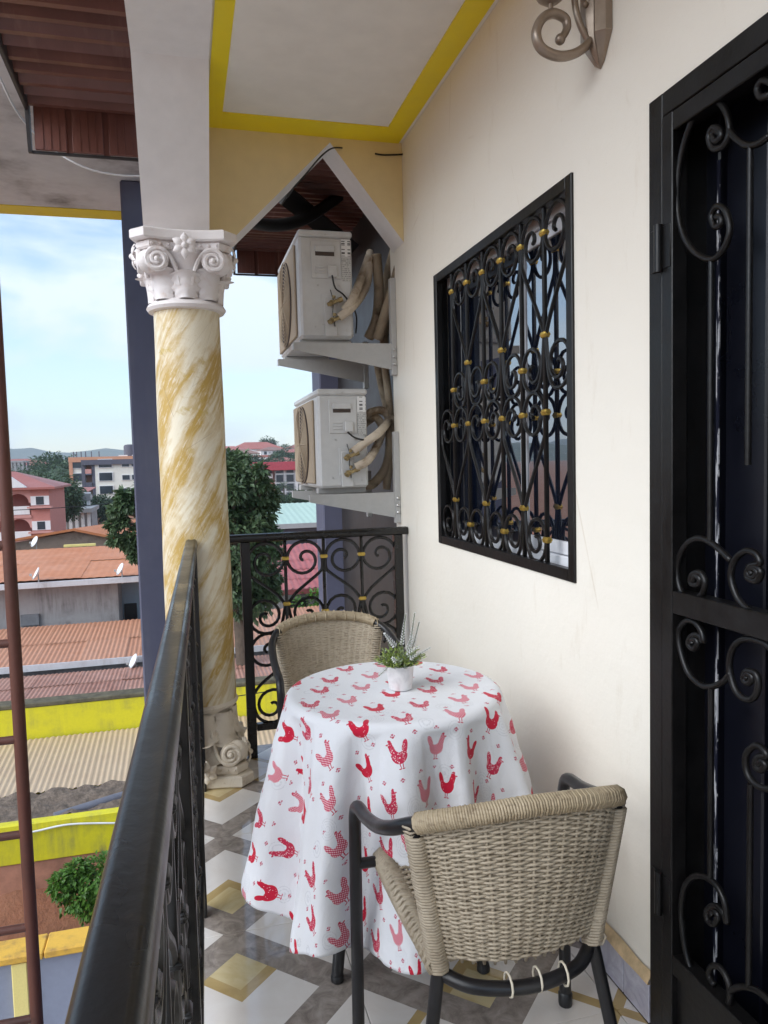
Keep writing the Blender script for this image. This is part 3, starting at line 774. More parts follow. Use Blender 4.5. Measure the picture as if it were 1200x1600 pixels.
    for sg in (-1,1):                                   # rolls along the seat sides
        co = MB(); P_ = []
        for k in range(58*7):
            t = k/(58*7); c0 = Vector((sg*.194,.243,.444)).lerp(Vector((sg*.162,-.082,.406)), t)+Vector((0,0,-.010*sin(pi*t))); a = 2*pi*k/7
            P_.append(c0+Vector((cos(a)*.021, 0, sin(a)*.021)))
        co.tube(P_, .0044, 5); tag(co.build('seat_wrapping', M['rattan'], ch, True, 180), kind='stuff')
    co = MB(); P_ = []
    for k in range(70*7):
        t = k/(70*7); a = 2*pi*k/7; P_.append(Vector((-.186+.372*t, .231+cos(a)*.0175, .442+sin(a)*.0175)))
    co.tube(P_, .0034, 5); tag(co.build('bar_wrapping', M['rattan'], ch, True, 180), kind='stuff')
    for u in (-.25,.1,.42):
        p = Vector((.14*u*1.2,-.142,.383)); 
        P_ = [p+Vector((0,-.021*cos(a),.021*sin(a)-.010)) for a in [i*pi/5 for i in range(10)]]
        MB().tube(P_, .0024, 6, closed=True).build('cane_tie', M['tie'], ch, True, 180)
    return ch
chA = build_chair(); chA.location = (.597,1.395,.0); chA.rotation_euler = (0,0,radians(-1.5))
tag(chA, 'rattan armchair with black tube frame standing between the grille door and the table', 'chair', 'rattan armchairs at the table')
chB = copy_tree(chA)
for o_ in [q for q in chA.children if q.name.startswith('binding')]: bpy.data.objects.remove(o_)
chB.location;  chB.location = (.548,2.86,.0); chB.rotation_euler = (0,0,radians(180+3))
tag(chB, 'rattan armchair with black tube frame standing against the end railing behind the table', 'chair')

# ------------------------------------------------------------------ table
TX, TY, TZ, TR = .532, 1.955, .737, .285
tb = thing('round_table', 'small round table with black legs under the printed cloth', 'table', (TX,TY,0))
MB().lathe([(TR-.01,TZ-.03),(TR-.002,TZ-.028),(TR-.002,TZ-.012),(TR-.006,TZ-.009)], 48, (TX,TY,0)).build('table_top', M['black'], tb, True, 40)
for (ax_, ay_) in ((-.195,-.085),(.185,-.16),(.19,.13),(-.16,.19)):
    MB().tube([(TX+ax_*.55,TY+ay_*.55,TZ-.031),(TX+ax_,TY+ay_,.014)], [.017,.016], 12).build('leg', M['black'], tb, True, 60)
    MB().lathe([(.014,0),(.0175,.004),(.0175,.016),(.016,.02)], 12, (TX+ax_,TY+ay_,.0)).build('foot', M['black'], tb, True, 40)

def cloth_mat():
    t = MT('printed_hen_cotton', (.8,.8,.82), .85, spec=.25); c = t.n('ShaderNodeTexCoord').outputs['UV']
    U0, V0, _ = t.xyz(c)
    CW, CH = .110, .094
    v = V0/CH; jv = v.floor(); u = U0/CW+(jv*.5); iu = u.floor()
    lx0 = (u-iu-.5)*CW; ly0 = (v-jv-.5)*CH
    cidq = t.n('ShaderNodeCombineXYZ'); t.L(iu, cidq.inputs[0]); t.L(jv, cidq.inputs[1])
    wnq = t.n('ShaderNodeTexWhiteNoise'); wnq.noise_dimensions = '2D'; t.L(cidq.outputs[0], wnq.inputs['Vector'])
    rnd = S(t.nt, wnq.outputs['Value'])
    lx0b = lx0; ly0b = ly0; w2q = t.n('ShaderNodeTexWhiteNoise'); w2q.noise_dimensions = '3D'; t.L(cidq.outputs[0], w2q.inputs['Vector']); cs_ = t.n('ShaderNodeSeparateColor'); t.L(w2q.outputs['Color'], cs_.inputs[0])
    lx0 = lx0+(S(t.nt,cs_.outputs[0])-.5)*.026; ly0 = ly0+(S(t.nt,cs_.outputs[1])-.5)*.016
    sgn = ((iu+jv*.0).fmod(2.) > .5)*2.-1.
    lx = (lx0*sgn)/.0345; ly = (ly0-.003)/.0345
    def ell(cx, cy, a, b, rot=0):
        dx = lx-cx; dy = ly-cy
        if rot: X_ = dx*cos(rot)+dy*sin(rot); Y_ = dy*cos(rot)-dx*sin(rot)
        else: X_, Y_ = dx, dy
        return ((X_/a)*(X_/a)+(Y_/b)*(Y_/b)) < 1.
    body = ell(0,-.10,.62,.56,.1)*(ell(.10,.56,.36,.50).inv())
    neck = ell(-.42,.30,.21,.46,.18); head = ell(-.47,.68,.16,.16)
    comb = ell(-.50,.88,.10,.08).max(ell(-.42,.84,.07,.06)); beak = ell(-.70,.68,.10,.05,-.2); wat = ell(-.62,.54,.05,.09)
    tail = ell(.54,.32,.20,.48,-.38)
    leg = ell(-.06,-.76,.035,.22,.15).max(ell(.14,-.76,.035,.22,-.1)).max(ell(-.12,-.97,.12,.035)).max(ell(.14,-.97,.12,.035))
    solid = body.max(neck).max(head).max(tail); small = comb.max(beak).max(wat).max(leg)
    typ = (iu+jv*2.).fmod(3.)
    t0 = typ < .5; t2 = typ > 1.5; t1 = (t0.max(t2)).inv()
    # fills: solid with dots, lace, gingham
    dots = t.voro(t.coord('UV', (1,1,1)), 175)
    d0_ = (dots < .16)
    gx = ((U0+V0)/.0068).fmod(1.) < .5; gy = ((U0-V0)/.0068).fmod(1.) < .5
    lace = t.voro(t.coord('UV'), 230, 'DISTANCE_TO_EDGE')
    red = (.60,.012,.045); pale = (.86,.74,.76); pink = (.70,.16,.22)
    c0 = t.mix(d0_*.9, red, (.85,.80,.80))
    c1 = t.mix((lace > .24)*.85, (.58,.03,.08), (.86,.78,.79))
    c2 = t.mix(gx.max(gy)*.95, pale, (.66,.08,.15)); c2 = t.mix(gx*gy, c2, (.55,.02,.07))
    hen = t.mix(t1, t.mix(t2, c0, c2), c1)
    # cloth ground with faint grey print
    gq = t.coord('UV'); cell = t.voro(gq, 11.5); rg = (((cell*95.).sin()) > .35)*(cell < .33)
    gn = t.noise(gq, 260, 2)
    ground = t.mix((rg*(gn > .45))*.30, (.80,.81,.84), (.45,.46,.50))
    # small flowers and hearts at the cell corners
    fx = (lx0b.abs()-CW*.5)/.0065; fy = (ly0b.abs()-CH*.5)/.0065
    fr2 = (fx*fx+fy*fy).sqrt(); fa = fy._m('ARCTAN2', fx)
    flower = (fr2 < 1.)*(((fa*6.).sin() > -.35)*(fr2 > .32)).max(fr2 < .18)
    hx = lx0b/.0036; hy = (ly0b.abs()-CH*.5)/.0036
    heart = ((hx*hx+hy*hy) < 1.)*(rnd > .35)
    col = t.mix(flower*.9, ground, (.50,.05,.12)); col = t.mix(heart*.9, col, (.50,.015,.06))
    fac = solid.max(small); col = t.mix(solid*(rnd > .04), col, hen); col = t.mix((small)*(solid.inv())*(rnd > .04), col, (.55,.04,.09))
    t.color(col)
    t.b.inputs['Sheen Weight'].default_value = .15
    t.bump(t.noise(t.coord('UV'), 700, 2)*.4+t.noise(t.coord('UV'), 14, 5, .65)*3.0, .30, .006); return t.m
M['cloth'] = cloth_mat()
def cloth():
    NT, NS = 520, 110; RL = TR+.532; mb = MB(); uv = []; vv = []
    ph = [random.uniform(0,2*pi) for _ in range(8)]
    def folds(th):
        f = .50*cos(8*th+.6)+.45*cos(11*th+2.1+.8*sin(th))+.25*cos(5*th+4.)+.26*cos(15*th+1.+1.5*sin(2*th))+.16*cos(23*th+2*cos(3*th)); return math.copysign(abs(f)**.75, f)+.3*max(0,f)**2-.1
    zt = TZ+.002
    for j in range(NS+1):
        for i in range(NT):
            th = 2*pi*i/NT; Lmax = RL+.014*cos(2*th+pi)+.020*cos(3*th+2.)+.012*cos(7*th)
            # length along the cloth
            e = TR-.012
            s = (e*(j/36)) if j <= 36 else e+(Lmax-e)*((j-36)/(NS-36))
            if s <= e: r, z = s, zt+.0012*mnoise.noise(Vector((s*cos(th)*9,s*sin(th)*9,2)))
            else:
                q = s-e; b = .022; arc = b*pi/2
                if q < arc: a = q/b; r = e+b*sin(a); z = zt-b*(1-cos(a))
                else:
                    d = q-arc; t = d/(Lmax-e-arc); fo = folds(th)
                    # folds: flare grows downwards, drop slightly shortened by slope
                    flare = .078*t**1.1+.012*t
                    amp = .050*t**.55+.012*t*(1-t)
                    r = e+b+flare+amp*fo
                    # against the wall the cloth is pressed in
                    z = zt-b-d*(.972-.02*fo*t)
                    r += (.0065*mnoise.noise(Vector((cos(th)*5,sin(th)*5,d*9)))+.004*abs(mnoise.noise(Vector((cos(th)*11,sin(th)*11+3,d*16)))))*min(1,t*5)
                    zc = .05
            x, y = r*cos(th), r*sin(th)
            if TX+x > WX-.022: x = (WX-.022-TX)-.02*(1-math.exp(-(TX+x-(WX-.022))*12))
            # gentle creases
            vv.append((TX+x, TY+y, z)); uv.append((s*cos(th)+.031, s*sin(th)+.017))
    ff = []
    for j in range(NS):
        for i in range(NT): ff.append((j*NT+i, j*NT+(i+1) % NT, (j+1)*NT+(i+1) % NT, (j+1)*NT+i))
    mb.add(vv, ff); mb.uv = uv
    return mb.build('tablecloth', M['cloth'], None, True, 180)
clo = cloth(); tag(clo, 'white cotton tablecloth printed with red and pink hens hanging over the round table', 'tablecloth')
so_ = clo.modifiers.new('thickness', 'SOLIDIFY'); so_.thickness = .0016; so_.offset = -1

# ------------------------------------------------------------------ potted plant
PX, PY, PZ = .547, 1.935, TZ+.0045
pp = thing('potted_plant', 'artificial lavender with white spikes in a white ceramic pot on the table', 'plant', (PX,PY,PZ))
def pot_mat():
    t = MT('white_marbled_ceramic', (.75,.74,.74), .35); c = t.coord('Object'); f = t.noise(c, 22, 6, .6, 1.5)
    t.color(t.mix(f.rng(.45,.7), (.78,.775,.775), (.60,.60,.61))); t.bump(t.noise(c, 90, 3), .1, .002); return t.m
MB().lathe([(.001,.002),(.026,.0),(.031,.003),(.0345,.03),(.0375,.066),(.0372,.068),(.0345,.067),(.033,.058),(.001,.056)], 32, (PX,PY,PZ)).build('pot', pot_mat(), pp, True, 50)
MB().lathe([(.001,.060),(.030,.059),(.033,.0575)], 20, (PX,PY,PZ), cap=False).build('moss', simple('dark_moss', (.05,.05,.02), .9, scale=80, var=.4), pp, True)
def leafy(name, a, b, tr=.25, rough=.5, which='Object', sc=30):
    t = MT(name, a, rough); c = t.coord(which); f = t.noise(c, sc, 3)
    col = t.mix(f.rng(.3,.7), a, b); t.color(col)
    tl = t.n('ShaderNodeBsdfTranslucent'); t.L(col, tl.inputs[0]); mxs = t.n('ShaderNodeMixShader'); mxs.inputs[0].default_value = tr
    t.L(t.b.outputs[0], mxs.inputs[1]); t.L(tl.outputs[0], mxs.inputs[2]); t.L(mxs.outputs[0], t.out.inputs[0]); return t.m
rg = random.Random(11)
def leaf_blade(mb, p, d, L, w, up=Vector((0,0,1)), bend=.25):
    d = d.normalized(); sd = d.cross(up); sd = sd.normalized() if sd.length > 1e-4 else Vector((1,0,0)); nn = sd.cross(d)
    pts = []
    for t, k in ((0,.25),(.35,1.),(.7,.8),(1,.05)):
        c = p+d*L*t-nn*bend*L*t*t*.5; pts += [c-sd*w*k*.5, c+nn*w*.12*k, c+sd*w*k*.5]
    mb.add(pts, [(3*i,3*i+1,3*i+4,3*i+3) for i in range(3)]+[(3*i+1,3*i+2,3*i+5,3*i+4) for i in range(3)])
top = Vector((PX,PY,PZ+.058)); gl_, gs_, st_ = MB(), MB(), MB()
for k in range(120):
    a = rg.uniform(0,2*pi); tilt = rg.uniform(.05,1.12)**.8; d = Vector((cos(a)*sin(tilt), sin(a)*sin(tilt), cos(tilt))); b0 = top+Vector((cos(a),sin(a),0))*rg.uniform(0,.026)
    L_ = rg.uniform(.03,.068); pts = [b0+d*L_*t+Vector((0,0,-.012*t*t*sin(tilt))) for t in (0,.35,.7,1)]; st_.tube(pts, .0007, 4)
    mb = gs_ if rg.random() < .25 else gl_
    for q in range(9):
        t = .25+.75*q/8; p = b0+d*L_*t+Vector((0,0,-.012*t*t*sin(tilt))); aa = q*2.4+a; dd = (d*.75+Vector((cos(aa),sin(aa),.3))*.8)
        leaf_blade(mb, p, dd, rg.uniform(.009,.016), rg.uniform(.0026,.0042), Vector((rg.uniform(-1,1),rg.uniform(-1,1),1)))
tag(gl_.build('foliage', leafy('plant_green', (.38,.47,.12), (.23,.33,.08)), pp), kind='stuff')
tag(gs_.build('pale_foliage', leafy('plant_sage', (.40,.47,.33), (.30,.38,.26)), pp), kind='stuff')
tag(st_.build('stems', simple('plant_stem', (.09,.12,.04), .6), pp), kind='stuff')
wm = simple('white_floret', (.82,.83,.82), .6, var=.06, scale=60)
pxs = [((628,1008),(634,960)),((640,1012),(648,958)),((645,1010),(655,972)),((618,1010),(601,990)),((636,1015),(643,995)),((634,1022),(655,1010)),((650,1025),(672,1012)),((640,1030),(655,1020)),((620,1034),(613,1028)),((605,1044),(592,1056))]
for i, (p0, p1) in enumerate(pxs):
    dy = (.0,.012,.02,-.01,-.02,-.03,.0,-.036,-.04,-.03)[i]
    a, b = at(*p0,'Y',PY+dy), at(*p1,'Y',PY+dy); mb = MB(); d = (b-a); L_ = d.length; d.normalize()
    root_ = top+Vector((a.x-PX,dy,0))*.25
    if i < 3: st_2 = MB().tube(catmull([root_, root_.lerp(a,.5)+Vector((0,0,.006)), a, b],4), .0011, 5)
    else: st_2 = MB().tube([a,b], .0008, 5)
    sp = st_2.build('stalk', bpy.data.materials['plant_stem'], pp)
    n_ = int(L_/.0042)+3
    for q in range(n_):
        t = q/(n_-1); p = a+d*L_*t; k = .0105*(1-.5*t)
        for e in range(3):
            aa = e*2.094+q*1.05; o1 = d.orthogonal().normalized(); o2 = d.cross(o1); dr = o1*cos(aa)+o2*sin(aa)
            leaf_blade(mb, p, dr+d*.55, k, k*.7, d)
    mb.build('flower_spike', wm, pp)

# ================================================================== AIR CONDITIONERS
M['acbody'] = plaster('grey_white_enamel', (.64,.645,.64), (.36,.31,.25), .34, .42, 3., .03)
M['acgrille'] = simple('aged_beige_grille', (.36,.285,.20), .6, var=.08, scale=30)
M['acdark'] = simple('coil_dark', (.07,.05,.04), .7)
M['steel'] = plaster('grey_painted_steel', (.46,.46,.45), (.38,.30,.22), .2, .5, 4., .05)
M['bolt'] = simple('zinc_bolt', (.55,.55,.54), .35, .8)
M['foam'] = plaster('beige_pipe_insulation', (.56,.48,.38), (.22,.15,.09), .8, .8, 9., .9, False)
M['foamold'] = plaster('dirty_pipe_insulation', (.34,.27,.19), (.10,.07,.04), 1.0, .85, 9., 1., False)
M['valve'] = simple('brass_valve', (.34,.26,.13), .45, .7, var=.35, scale=60)
def sticker_mat(name, kx, seed):
    t = MT(name, (.78,.78,.77), .4); c = t.coord('Object'); x, y, z = t.xyz(c)
    if kx == 'bar':
        q = t.n('ShaderNodeCombineXYZ'); t.L(z*620., q.inputs[0]); w_ = t.n('ShaderNodeTexWhiteNoise'); w_.noise_dimensions = '1D'
        t.L((z*420.).floor(), w_.inputs['W']); f = (S(t.nt, w_.outputs['Value']) > .5)*((x*34.).fmod(1.) < .55)
    else:
        w_ = t.n('ShaderNodeTexWhiteNoise'); w_.noise_dimensions = '2D'; q = t.n('ShaderNodeCombineXYZ'); t.L((x*330.).floor(), q.inputs[0]); t.L((z*110.).floor(), q.inputs[1]); t.L(q.outputs[0], w_.inputs['Vector'])
        f = (S(t.nt, w_.outputs['Value']) > .42)*((z*110.).fmod(1.) < .55)*.6
    base = (.80,.80,.79) if kx == 'bar' else (.57,.57,.55)
    t.color(t.mix(f, base, (.12,.12,.12))); return t.m
M['bar'] = sticker_mat('barcode_sticker', 'bar', 1); M['spec'] = sticker_mat('rating_plate_print', 'txt', 2)
def aircon(label, x0, x1, y0, zb, zt, pipes, cable):
    H = zt-zb; Wd = x1-x0; LY = .76
    ac = thing('air_conditioner', label, 'air conditioner', (x0,y0,zb), 'outdoor air conditioner units on wall brackets')
    MB().box((x0,y0,zb+.01), (x1,y0+LY,zt-.028), .012).build('body', M['acbody'], ac, True, 30)
    MB().box((x0-.003,y0-.003,zt-.03), (x1+.003,y0+LY+.003,zt), .008).build('lid', M['acbody'], ac, True, 30)
    for yy in (y0+.06,y0+LY-.12): MB().box((x0+.0,yy,zb-.018), (x1+.0,yy+.05,zb+.0095), .003).build('foot', M['steel'], ac)
    u = lambda a: x0+a*Wd; v = lambda b: zb+b*H
    # service cover with recessed grips
    cv = MB().box((u(.22),y0-.006,v(.56)), (u(.78),y0-.0005,v(.90)), .002).build('service_cover', M['acbody'], ac)
    for (b0,b1,a0,a1) in ((.765,.845,.30,.66),):
        MB().box((u(a0),y0-.0075,v(b0)), (u(a1),y0-.0062,v(b1)), .0005).build('grip_recess', M['acdark'], cv)
        MB().box((u(a0-.01),y0-.018,v(b0+.035)), (u(a1+.01),y0-.0078,v(b1+.012)), .004).build('grip', M['acbody'], cv)
    for b0 in (.60,.63,.66): MB().box((u(.29),y0-.010,v(b0)), (u(.49),y0-.0062,v(b0+.014)), .002).build('louvre', M['acbody'], cv)
    MB().box((u(.53),y0-.020,v(.57)), (u(.70),y0-.0062,v(.68)), .004).build('cable_cover', M['acbody'], cv)
    MB().box((u(.80),y0-.0035,v(.77)), (u(.97),y0-.001,v(.925))).build('barcode_label', M['bar'], ac)
    MB().box((u(.80),y0-.0035,v(.54)), (u(.97),y0-.001,v(.75))).build('rating_label', M['spec'], ac)
    # pressed panel round the valves
    MB().box((u(.40),y0-.004,v(.14)), (u(.70),y0-.0005,v(.42)), .003).box((u(.44),y0-.010,v(.03)), (u(.68),y0-.0045,v(.38)), .003).build('valve_plate', M['acbody'], ac, True, 30)
    for b0 in (.33,.17):
        p = Vector((u(.56),y0-.012,v(b0)))
        mb = MB().tube([p, p+Vector((0,-.030,0))], .013, 8).tube([p+Vector((-.02,-.024,-.010)), p+Vector((.05,-.024,.018))], .009, 8).tube([p+Vector((0,-.03,0)), p+Vector((-.012,-.045,-.014))], .010, 6).tube([p+Vector((.012,-.02,.02)), p+Vector((.014,-.024,.034))], .008, 6)
        mb.tube([p+Vector((.034,-.024,.011)), p+Vector((.052,-.024,.019))], .0125, 6).build('valve', M['valve'], ac, True, 40)
    MB().tube([(u(.56),y0-.014,v(.455)),(u(.60),y0-.03,v(.35)),(u(.58),y0-.03,v(.25)),(u(.63),y0-.014,v(.12))], .0022, 5).build('earth_wire', M['cable_b'], ac, True)
    for (a0,b0) in ((.5,.962),(.27,.12),(.86,.09),(.34,.50),(.74,.50)):
        MB().lathe([(.0045,0),(.004,.002)], 8).xf(Matrix.Translation(Vector((u(a0),y0-.004,v(b0))))@Matrix.Rotation(pi/2,4,'X')).build('screw', M['bolt'], ac)
    # front: fan opening, coil and ring guard
    cy, cz, R_ = y0+LY*.55, zb+H*.47, H*.42
    fp = MB().box((x0-.012,y0+.10,zb+.03), (x0-.0005,y0+LY-.03,zt-.045), .004).build('front_panel', M['acgrille'], ac)
    MB().lathe([(R_,0),(R_*.98,.004),(.02,.004)], 36).xf(Matrix.Translation(Vector((x0-.0125,cy,cz)))@Matrix.Rotation(-pi/2,4,'Y')).build('fan_opening', M['acdark'], fp)
    gd = MB()
    for q in range(1,13):
        rr = R_*q/12; gd.tube([(x0-.022-.006*(1-q/12),cy+rr*cos(a),cz+rr*sin(a)) for a in [i*2*pi/30 for i in range(30)]], .0022, 4, closed=True)
    for q in range(8):
        a = q*pi/4; gd.tube([(x0-.030,cy+.02*cos(a),cz+.02*sin(a)),(x0-.022,cy+R_*cos(a),cz+R_*sin(a))], .0028, 4)
    gd.build('fan_guard', M['acgrille'], fp, True, 180)
    for i, (pts, r, old) in enumerate(pipes): MB().tube(catmull(pts,6), r, 10).build('insulated_pipe', M['foamold' if old else 'foam'], ac, True, 180)
    MB().tube(catmull(cable,6), .0042, 6).build('cable', M['cable_b'], ac, True, 180)
    return ac
A_ = lambda y: (lambda px,py: at(px,py,'Y',y))
ya = 3.62; q1 = A_(ya-.03); q2 = A_(ya+.16); q3 = A_(ya+.30)
upper_p = [([q1(538,485),q1(552,465),q2(568,425),q2(577,400)],.021,False), ([q1(530,496),q1(552,478),q2(572,448),q2(577,415),q3(578,395)],.021,False),
  ([q2(588,398),q2(590,420),q2(592,460),q2(588,500),q2(576,528)],.026,True), ([q3(616,392),q3(606,430),q3(602,480),q3(600,560)],.025,True),
  ([A_(ya-.04)(636,368),A_(ya-.04)(628,400),A_(ya)(616,445),A_(ya+.05)(602,490),A_(ya+.1)(590,530)],.026,True)]
AC1 = aircon('outdoor air conditioner, upper of the pair, with its bracket beside the pointed arch', .575,.832,ya,1.945,2.46, upper_p, [q1(519,430),q1(524,450),q1(538,462),q1(556,490),q2(556,520)])
yb = 3.62; q1 = A_(yb-.03); q2 = A_(yb+.15); q3 = A_(yb+.30)
lower_p = [([q1(552,706),q1(570,692),q1(592,676),q2(607,656),q2(598,642),q2(578,645),q3(560,660)],.021,False), ([q1(556,730),q1(576,718),q2(592,690),q2(597,668),q2(586,652),q3(570,662)],.021,False),
  ([q2(612,650),q2(611,690),q2(603,730),q2(584,755),q2(572,758)],.024,True), ([q3(590,570),q3(598,610),q3(607,650),q3(608,700),q3(604,760)],.022,True), ([q2(601,570),q2(607,620),q2(612,690),q2(604,765)],.02,True)]
AC2 = aircon('outdoor air conditioner, lower of the pair, just above the end railing', .642,.886,yb,1.222,1.712, lower_p, [q1(543,675),q1(555,684),q1(572,688),q2(590,690)])
tag(AC2)
def bracket(label, yA, yB, xl, zt, zv0, zv1):
    bk = thing('wall_bracket', label, 'bracket', (WX,yA,zt), 'steel brackets carrying the air conditioners')
    MB().box((WX-.028,yA,zv0), (WX-.0006,yA+.035,zv1), .002).build('upright', M['steel'], bk)
    for yy in (yA,yB):
        MB().prism([(WX-.029,zt),(xl,zt),(xl,zt-.035),(WX-.029,zt-.125)], yy+.004, yy+.009, XZ).box((xl,yy+.0092,zt-.004),(WX-.029,yy+.04,zt-.0005)).box((xl,yy+.0092,zt-.034),(xl+.004,yy+.04,zt-.0045)).build('arm', M['steel'], bk)
    MB().box((WX-.028,yB,zt-.16), (WX-.0006,yB+.035,zt+.1), .002).build('upright', M['steel'], bk)
    for q in (-.03,-.065,-.10):
        MB().lathe([(.008,0),(.008,.004),(.004,.007)], 8).xf(Matrix.Translation(Vector((WX-.014,yA-.0005,zt+q)))@Matrix.Rotation(pi/2,4,'X')).build('bolt', M['bolt'], bk)
bracket('grey steel bracket under the upper air conditioner', 3.575, 4.16, .53, 1.926, 1.775, 2.24)
bracket('grey steel bracket under the lower air conditioner', 3.575, 4.16, .585, 1.203, 1.05, 1.50)

# ================================================================== OWN BUILDING OUTSIDE THE BALCONY
def corrugated(mb, P, L, Wd, pitch, amp, prof='sine', nl=2):
    """P(a along ribs 0..L, b across 0..Wd, h)->Vector"""
    n_ = max(2,int(Wd/pitch*4)); vv = []; ff = []
    for j in range(nl):
        for i in range(n_+1):
            b = Wd*i/n_; t = (b/pitch) % 1.
            h = amp*sin(2*pi*t) if prof == 'sine' else amp*(1 if t < .28 or t >= .97 else (-1 if .38 < t < .88 else 0))
            vv.append(P(L*j/(nl-1), b, h))
    for j in range(nl-1):
        for i in range(n_): k = j*(n_+1)+i; ff.append((k,k+1,k+n_+2,k+n_+1))
    return mb.add(vv, ff)
def tin_mat(name, a, b, rust=(.16,.07,.04), k=.5, sc=2.2, rough=.5):
    t = MT(name, a, rough); c = t.coord('World'); rnd = t.rand(); f = t.noise(c, sc, 6, .65); g = t.noise(t.coord('World', (6,.7,1)), 2., 5, .65)
    col = t.mix((f.rng(.35,.68)*.55+rnd*.55).min(1.), a, b)
    col = t.mix(g.rng(.56,.76)*k, col, rust); t.color(col); t.rough(f.rng(.3,.7,rough-.1,rough+.12)); return t.m
M['brown'] = tin_mat('brown_wood_look_tin', (.20,.078,.055), (.125,.046,.034), (.28,.15,.11), .6, 5., .42)
M['eavetrim'] = simple('dark_trim', (.035,.030,.028), .5, var=.3)
def eave(label, x0, x1, ya, yb, z, drop, pitch=.085):
    e = thing('tin_eave', label, 'eave', (x0,ya,z)); n_ = int((yb-ya)/.42)+1
    for k in range(n_):                                  # boards under the eave, ribs along X
        a, b = ya+(yb-ya)*k/n_, ya+(yb-ya)*(k+1)/n_
        corrugated(MB(), lambda l,q,h: Vector((x0+l, a+q, z+h)), x1-x0, b-a+.012, pitch, .030, 'trap').build('soffit_sheet', M['brown'], e)
    pw = .155; m = int((x1-x0)/pw)
    for k in range(m):                                   # hanging boards at the far end
        a = x0+(x1-x0)*k/m; b = x0+(x1-x0)*(k+1)/m; mb = MB()
        s_ = random.uniform(-.006,.006)
        mb.box((a+.012,yb+.006+s_,z-drop), (b-.012,yb+.022+s_,z+.02), .003)
        for q in range(1,4): mb.box((a+.012+(b-a-.024)*q/4-.003,yb+.002+s_,z-drop+.004), (a+.012+(b-a-.024)*q/4+.003,yb+.0055+s_,z+.018))
        mb.box((b-.015,yb+.0225,z-drop), (b+.015,yb+.031,z+.02)).build('fringe_board', M['brown'], e)
    MB().box((x0-.02,ya,z-.05), (x0-.002,yb+.03,z+.06), .003).build('trim', M['eavetrim'], e)
    MB().prism([(yb-.02,z-.05),(yb+.034,z-.05),(yb+.034,z-drop-.012),(yb+.012,z-drop-.012)], x0-.019, x0-.003, YZ).build('trim', M['eavetrim'], e)
    MB().box((x0-.002,yb+.0225,z-drop-.014), (x1,yb+.032,z-drop-.001)).build('trim', M['eavetrim'], e)
    MB().box((x0-.03,ya,z+.07), (x1,yb+.05,z+.10)).build('roof_deck', M['eavetrim'], e)
    return e
eave('brown ribbed tin eave outside the edge beam above the railing', -.60, -.118, -1., 3.83, 3.03, .21, .105)
eave('brown ribbed tin eave over the air conditioners beyond the pointed arch', .46, 2.2, 3.66, 5.96, 3.02, .2)
# grey stained slab with a yellow painted edge, carried by the slate blue pillar
sbm = plaster('stained_concrete_soffit', (.72,.71,.71), (.14,.12,.11), .8, .9, 1.4, .5, False)
sb = thing('roof_slab', 'grey stained roof slab with a yellow painted edge behind the brown eave', 'slab', (-2,6,3.4))
MB().box((-3.2,4.2,3.4), (-.1,6.72,3.62)).build('slab_body', sbm, sb)
MB().box((-3.2,6.50,3.394), (-.1,6.715,3.3995)).build('painted_edge', M['yellow'], sb)
for k in range(2):
    pass
pi_ = thing('blue_pillar', 'tall slate blue square pillar behind the marble column', 'pillar', (-.2,5.95,-7))
MB().box((-.345,5.8,-7.4), (-.02,6.12,3.399), .012).build('pillar_shaft', M['blue'], pi_); MB().box((-.36,5.785,-7.4), (-.005,6.135,-6.6), .012).build('pillar_foot', M['blue'], pi_)
# slate blue wing beyond the air conditioners
bw = thing('blue_wing', 'slate blue wing of the house beyond the air conditioners', 'building', (1.5,6.1,-7))
MB().box((1.085,6.0,-7.4), (1.29,6.35,3.02), .01).build('pillar', M['bluelight'], bw)
MB().box((1.478,6.0,-7.4), (3.4,6.3,3.02), .01).build('wall', M['blue'], bw)
MB().prism([(1.291,-7.4),(1.477,-7.4),(1.477,.78),(1.291,.93)], 6.05, 6.2, XZ).build('parapet', M['bluelight'], bw)
MB().box((1.291,6.05,2.02), (1.477,6.25,3.02)).build('lintel', M['blue'], bw)
MB().box((1.2355,3.662,-7.4), (1.30,5.99,3.02)).build('recess_wall', M['eavetrim'], bw)  # slate blue wall coloured dark to stand in for the recess shade
MB().box((1.291,6.06,1.62), (1.477,6.075,1.64)).build('grille_rail', M['iron'], bw)
for k in range(9): MB().tube([(1.30+.0205*k,6.07,1.64),(1.30+.0205*k,6.07,2.02)], .0045, 5).build('grille_bar', M['iron'], bw)
MB().box((1.80,9.4,-7.4), (3.4,9.6,1.05)).build('white_wall', M['white'], bw)
MB().box((.95,3.661,-.26), (1.235,3.70,-7.4) if False else (1.235,3.70,2.81)).build('corner_return', M['blue'], bw) if False else None
# own house body below the balcony
hb = thing('house_base', 'lower storeys of the house under the balcony floor', 'building', (.6,1,-7))
MB().box((.0,-2,-7.4), (1.235,3.6,-.262)).build('wall', M['blue'], hb)
MB().box((1.2355,-2,-7.4), (3.4,3.66,-.0)).build('wall', M['blue'], hb)
MB().box((1.24,-2,2.99), (3.4,3.66,3.2)).build('roof_slab', M['white'], hb)

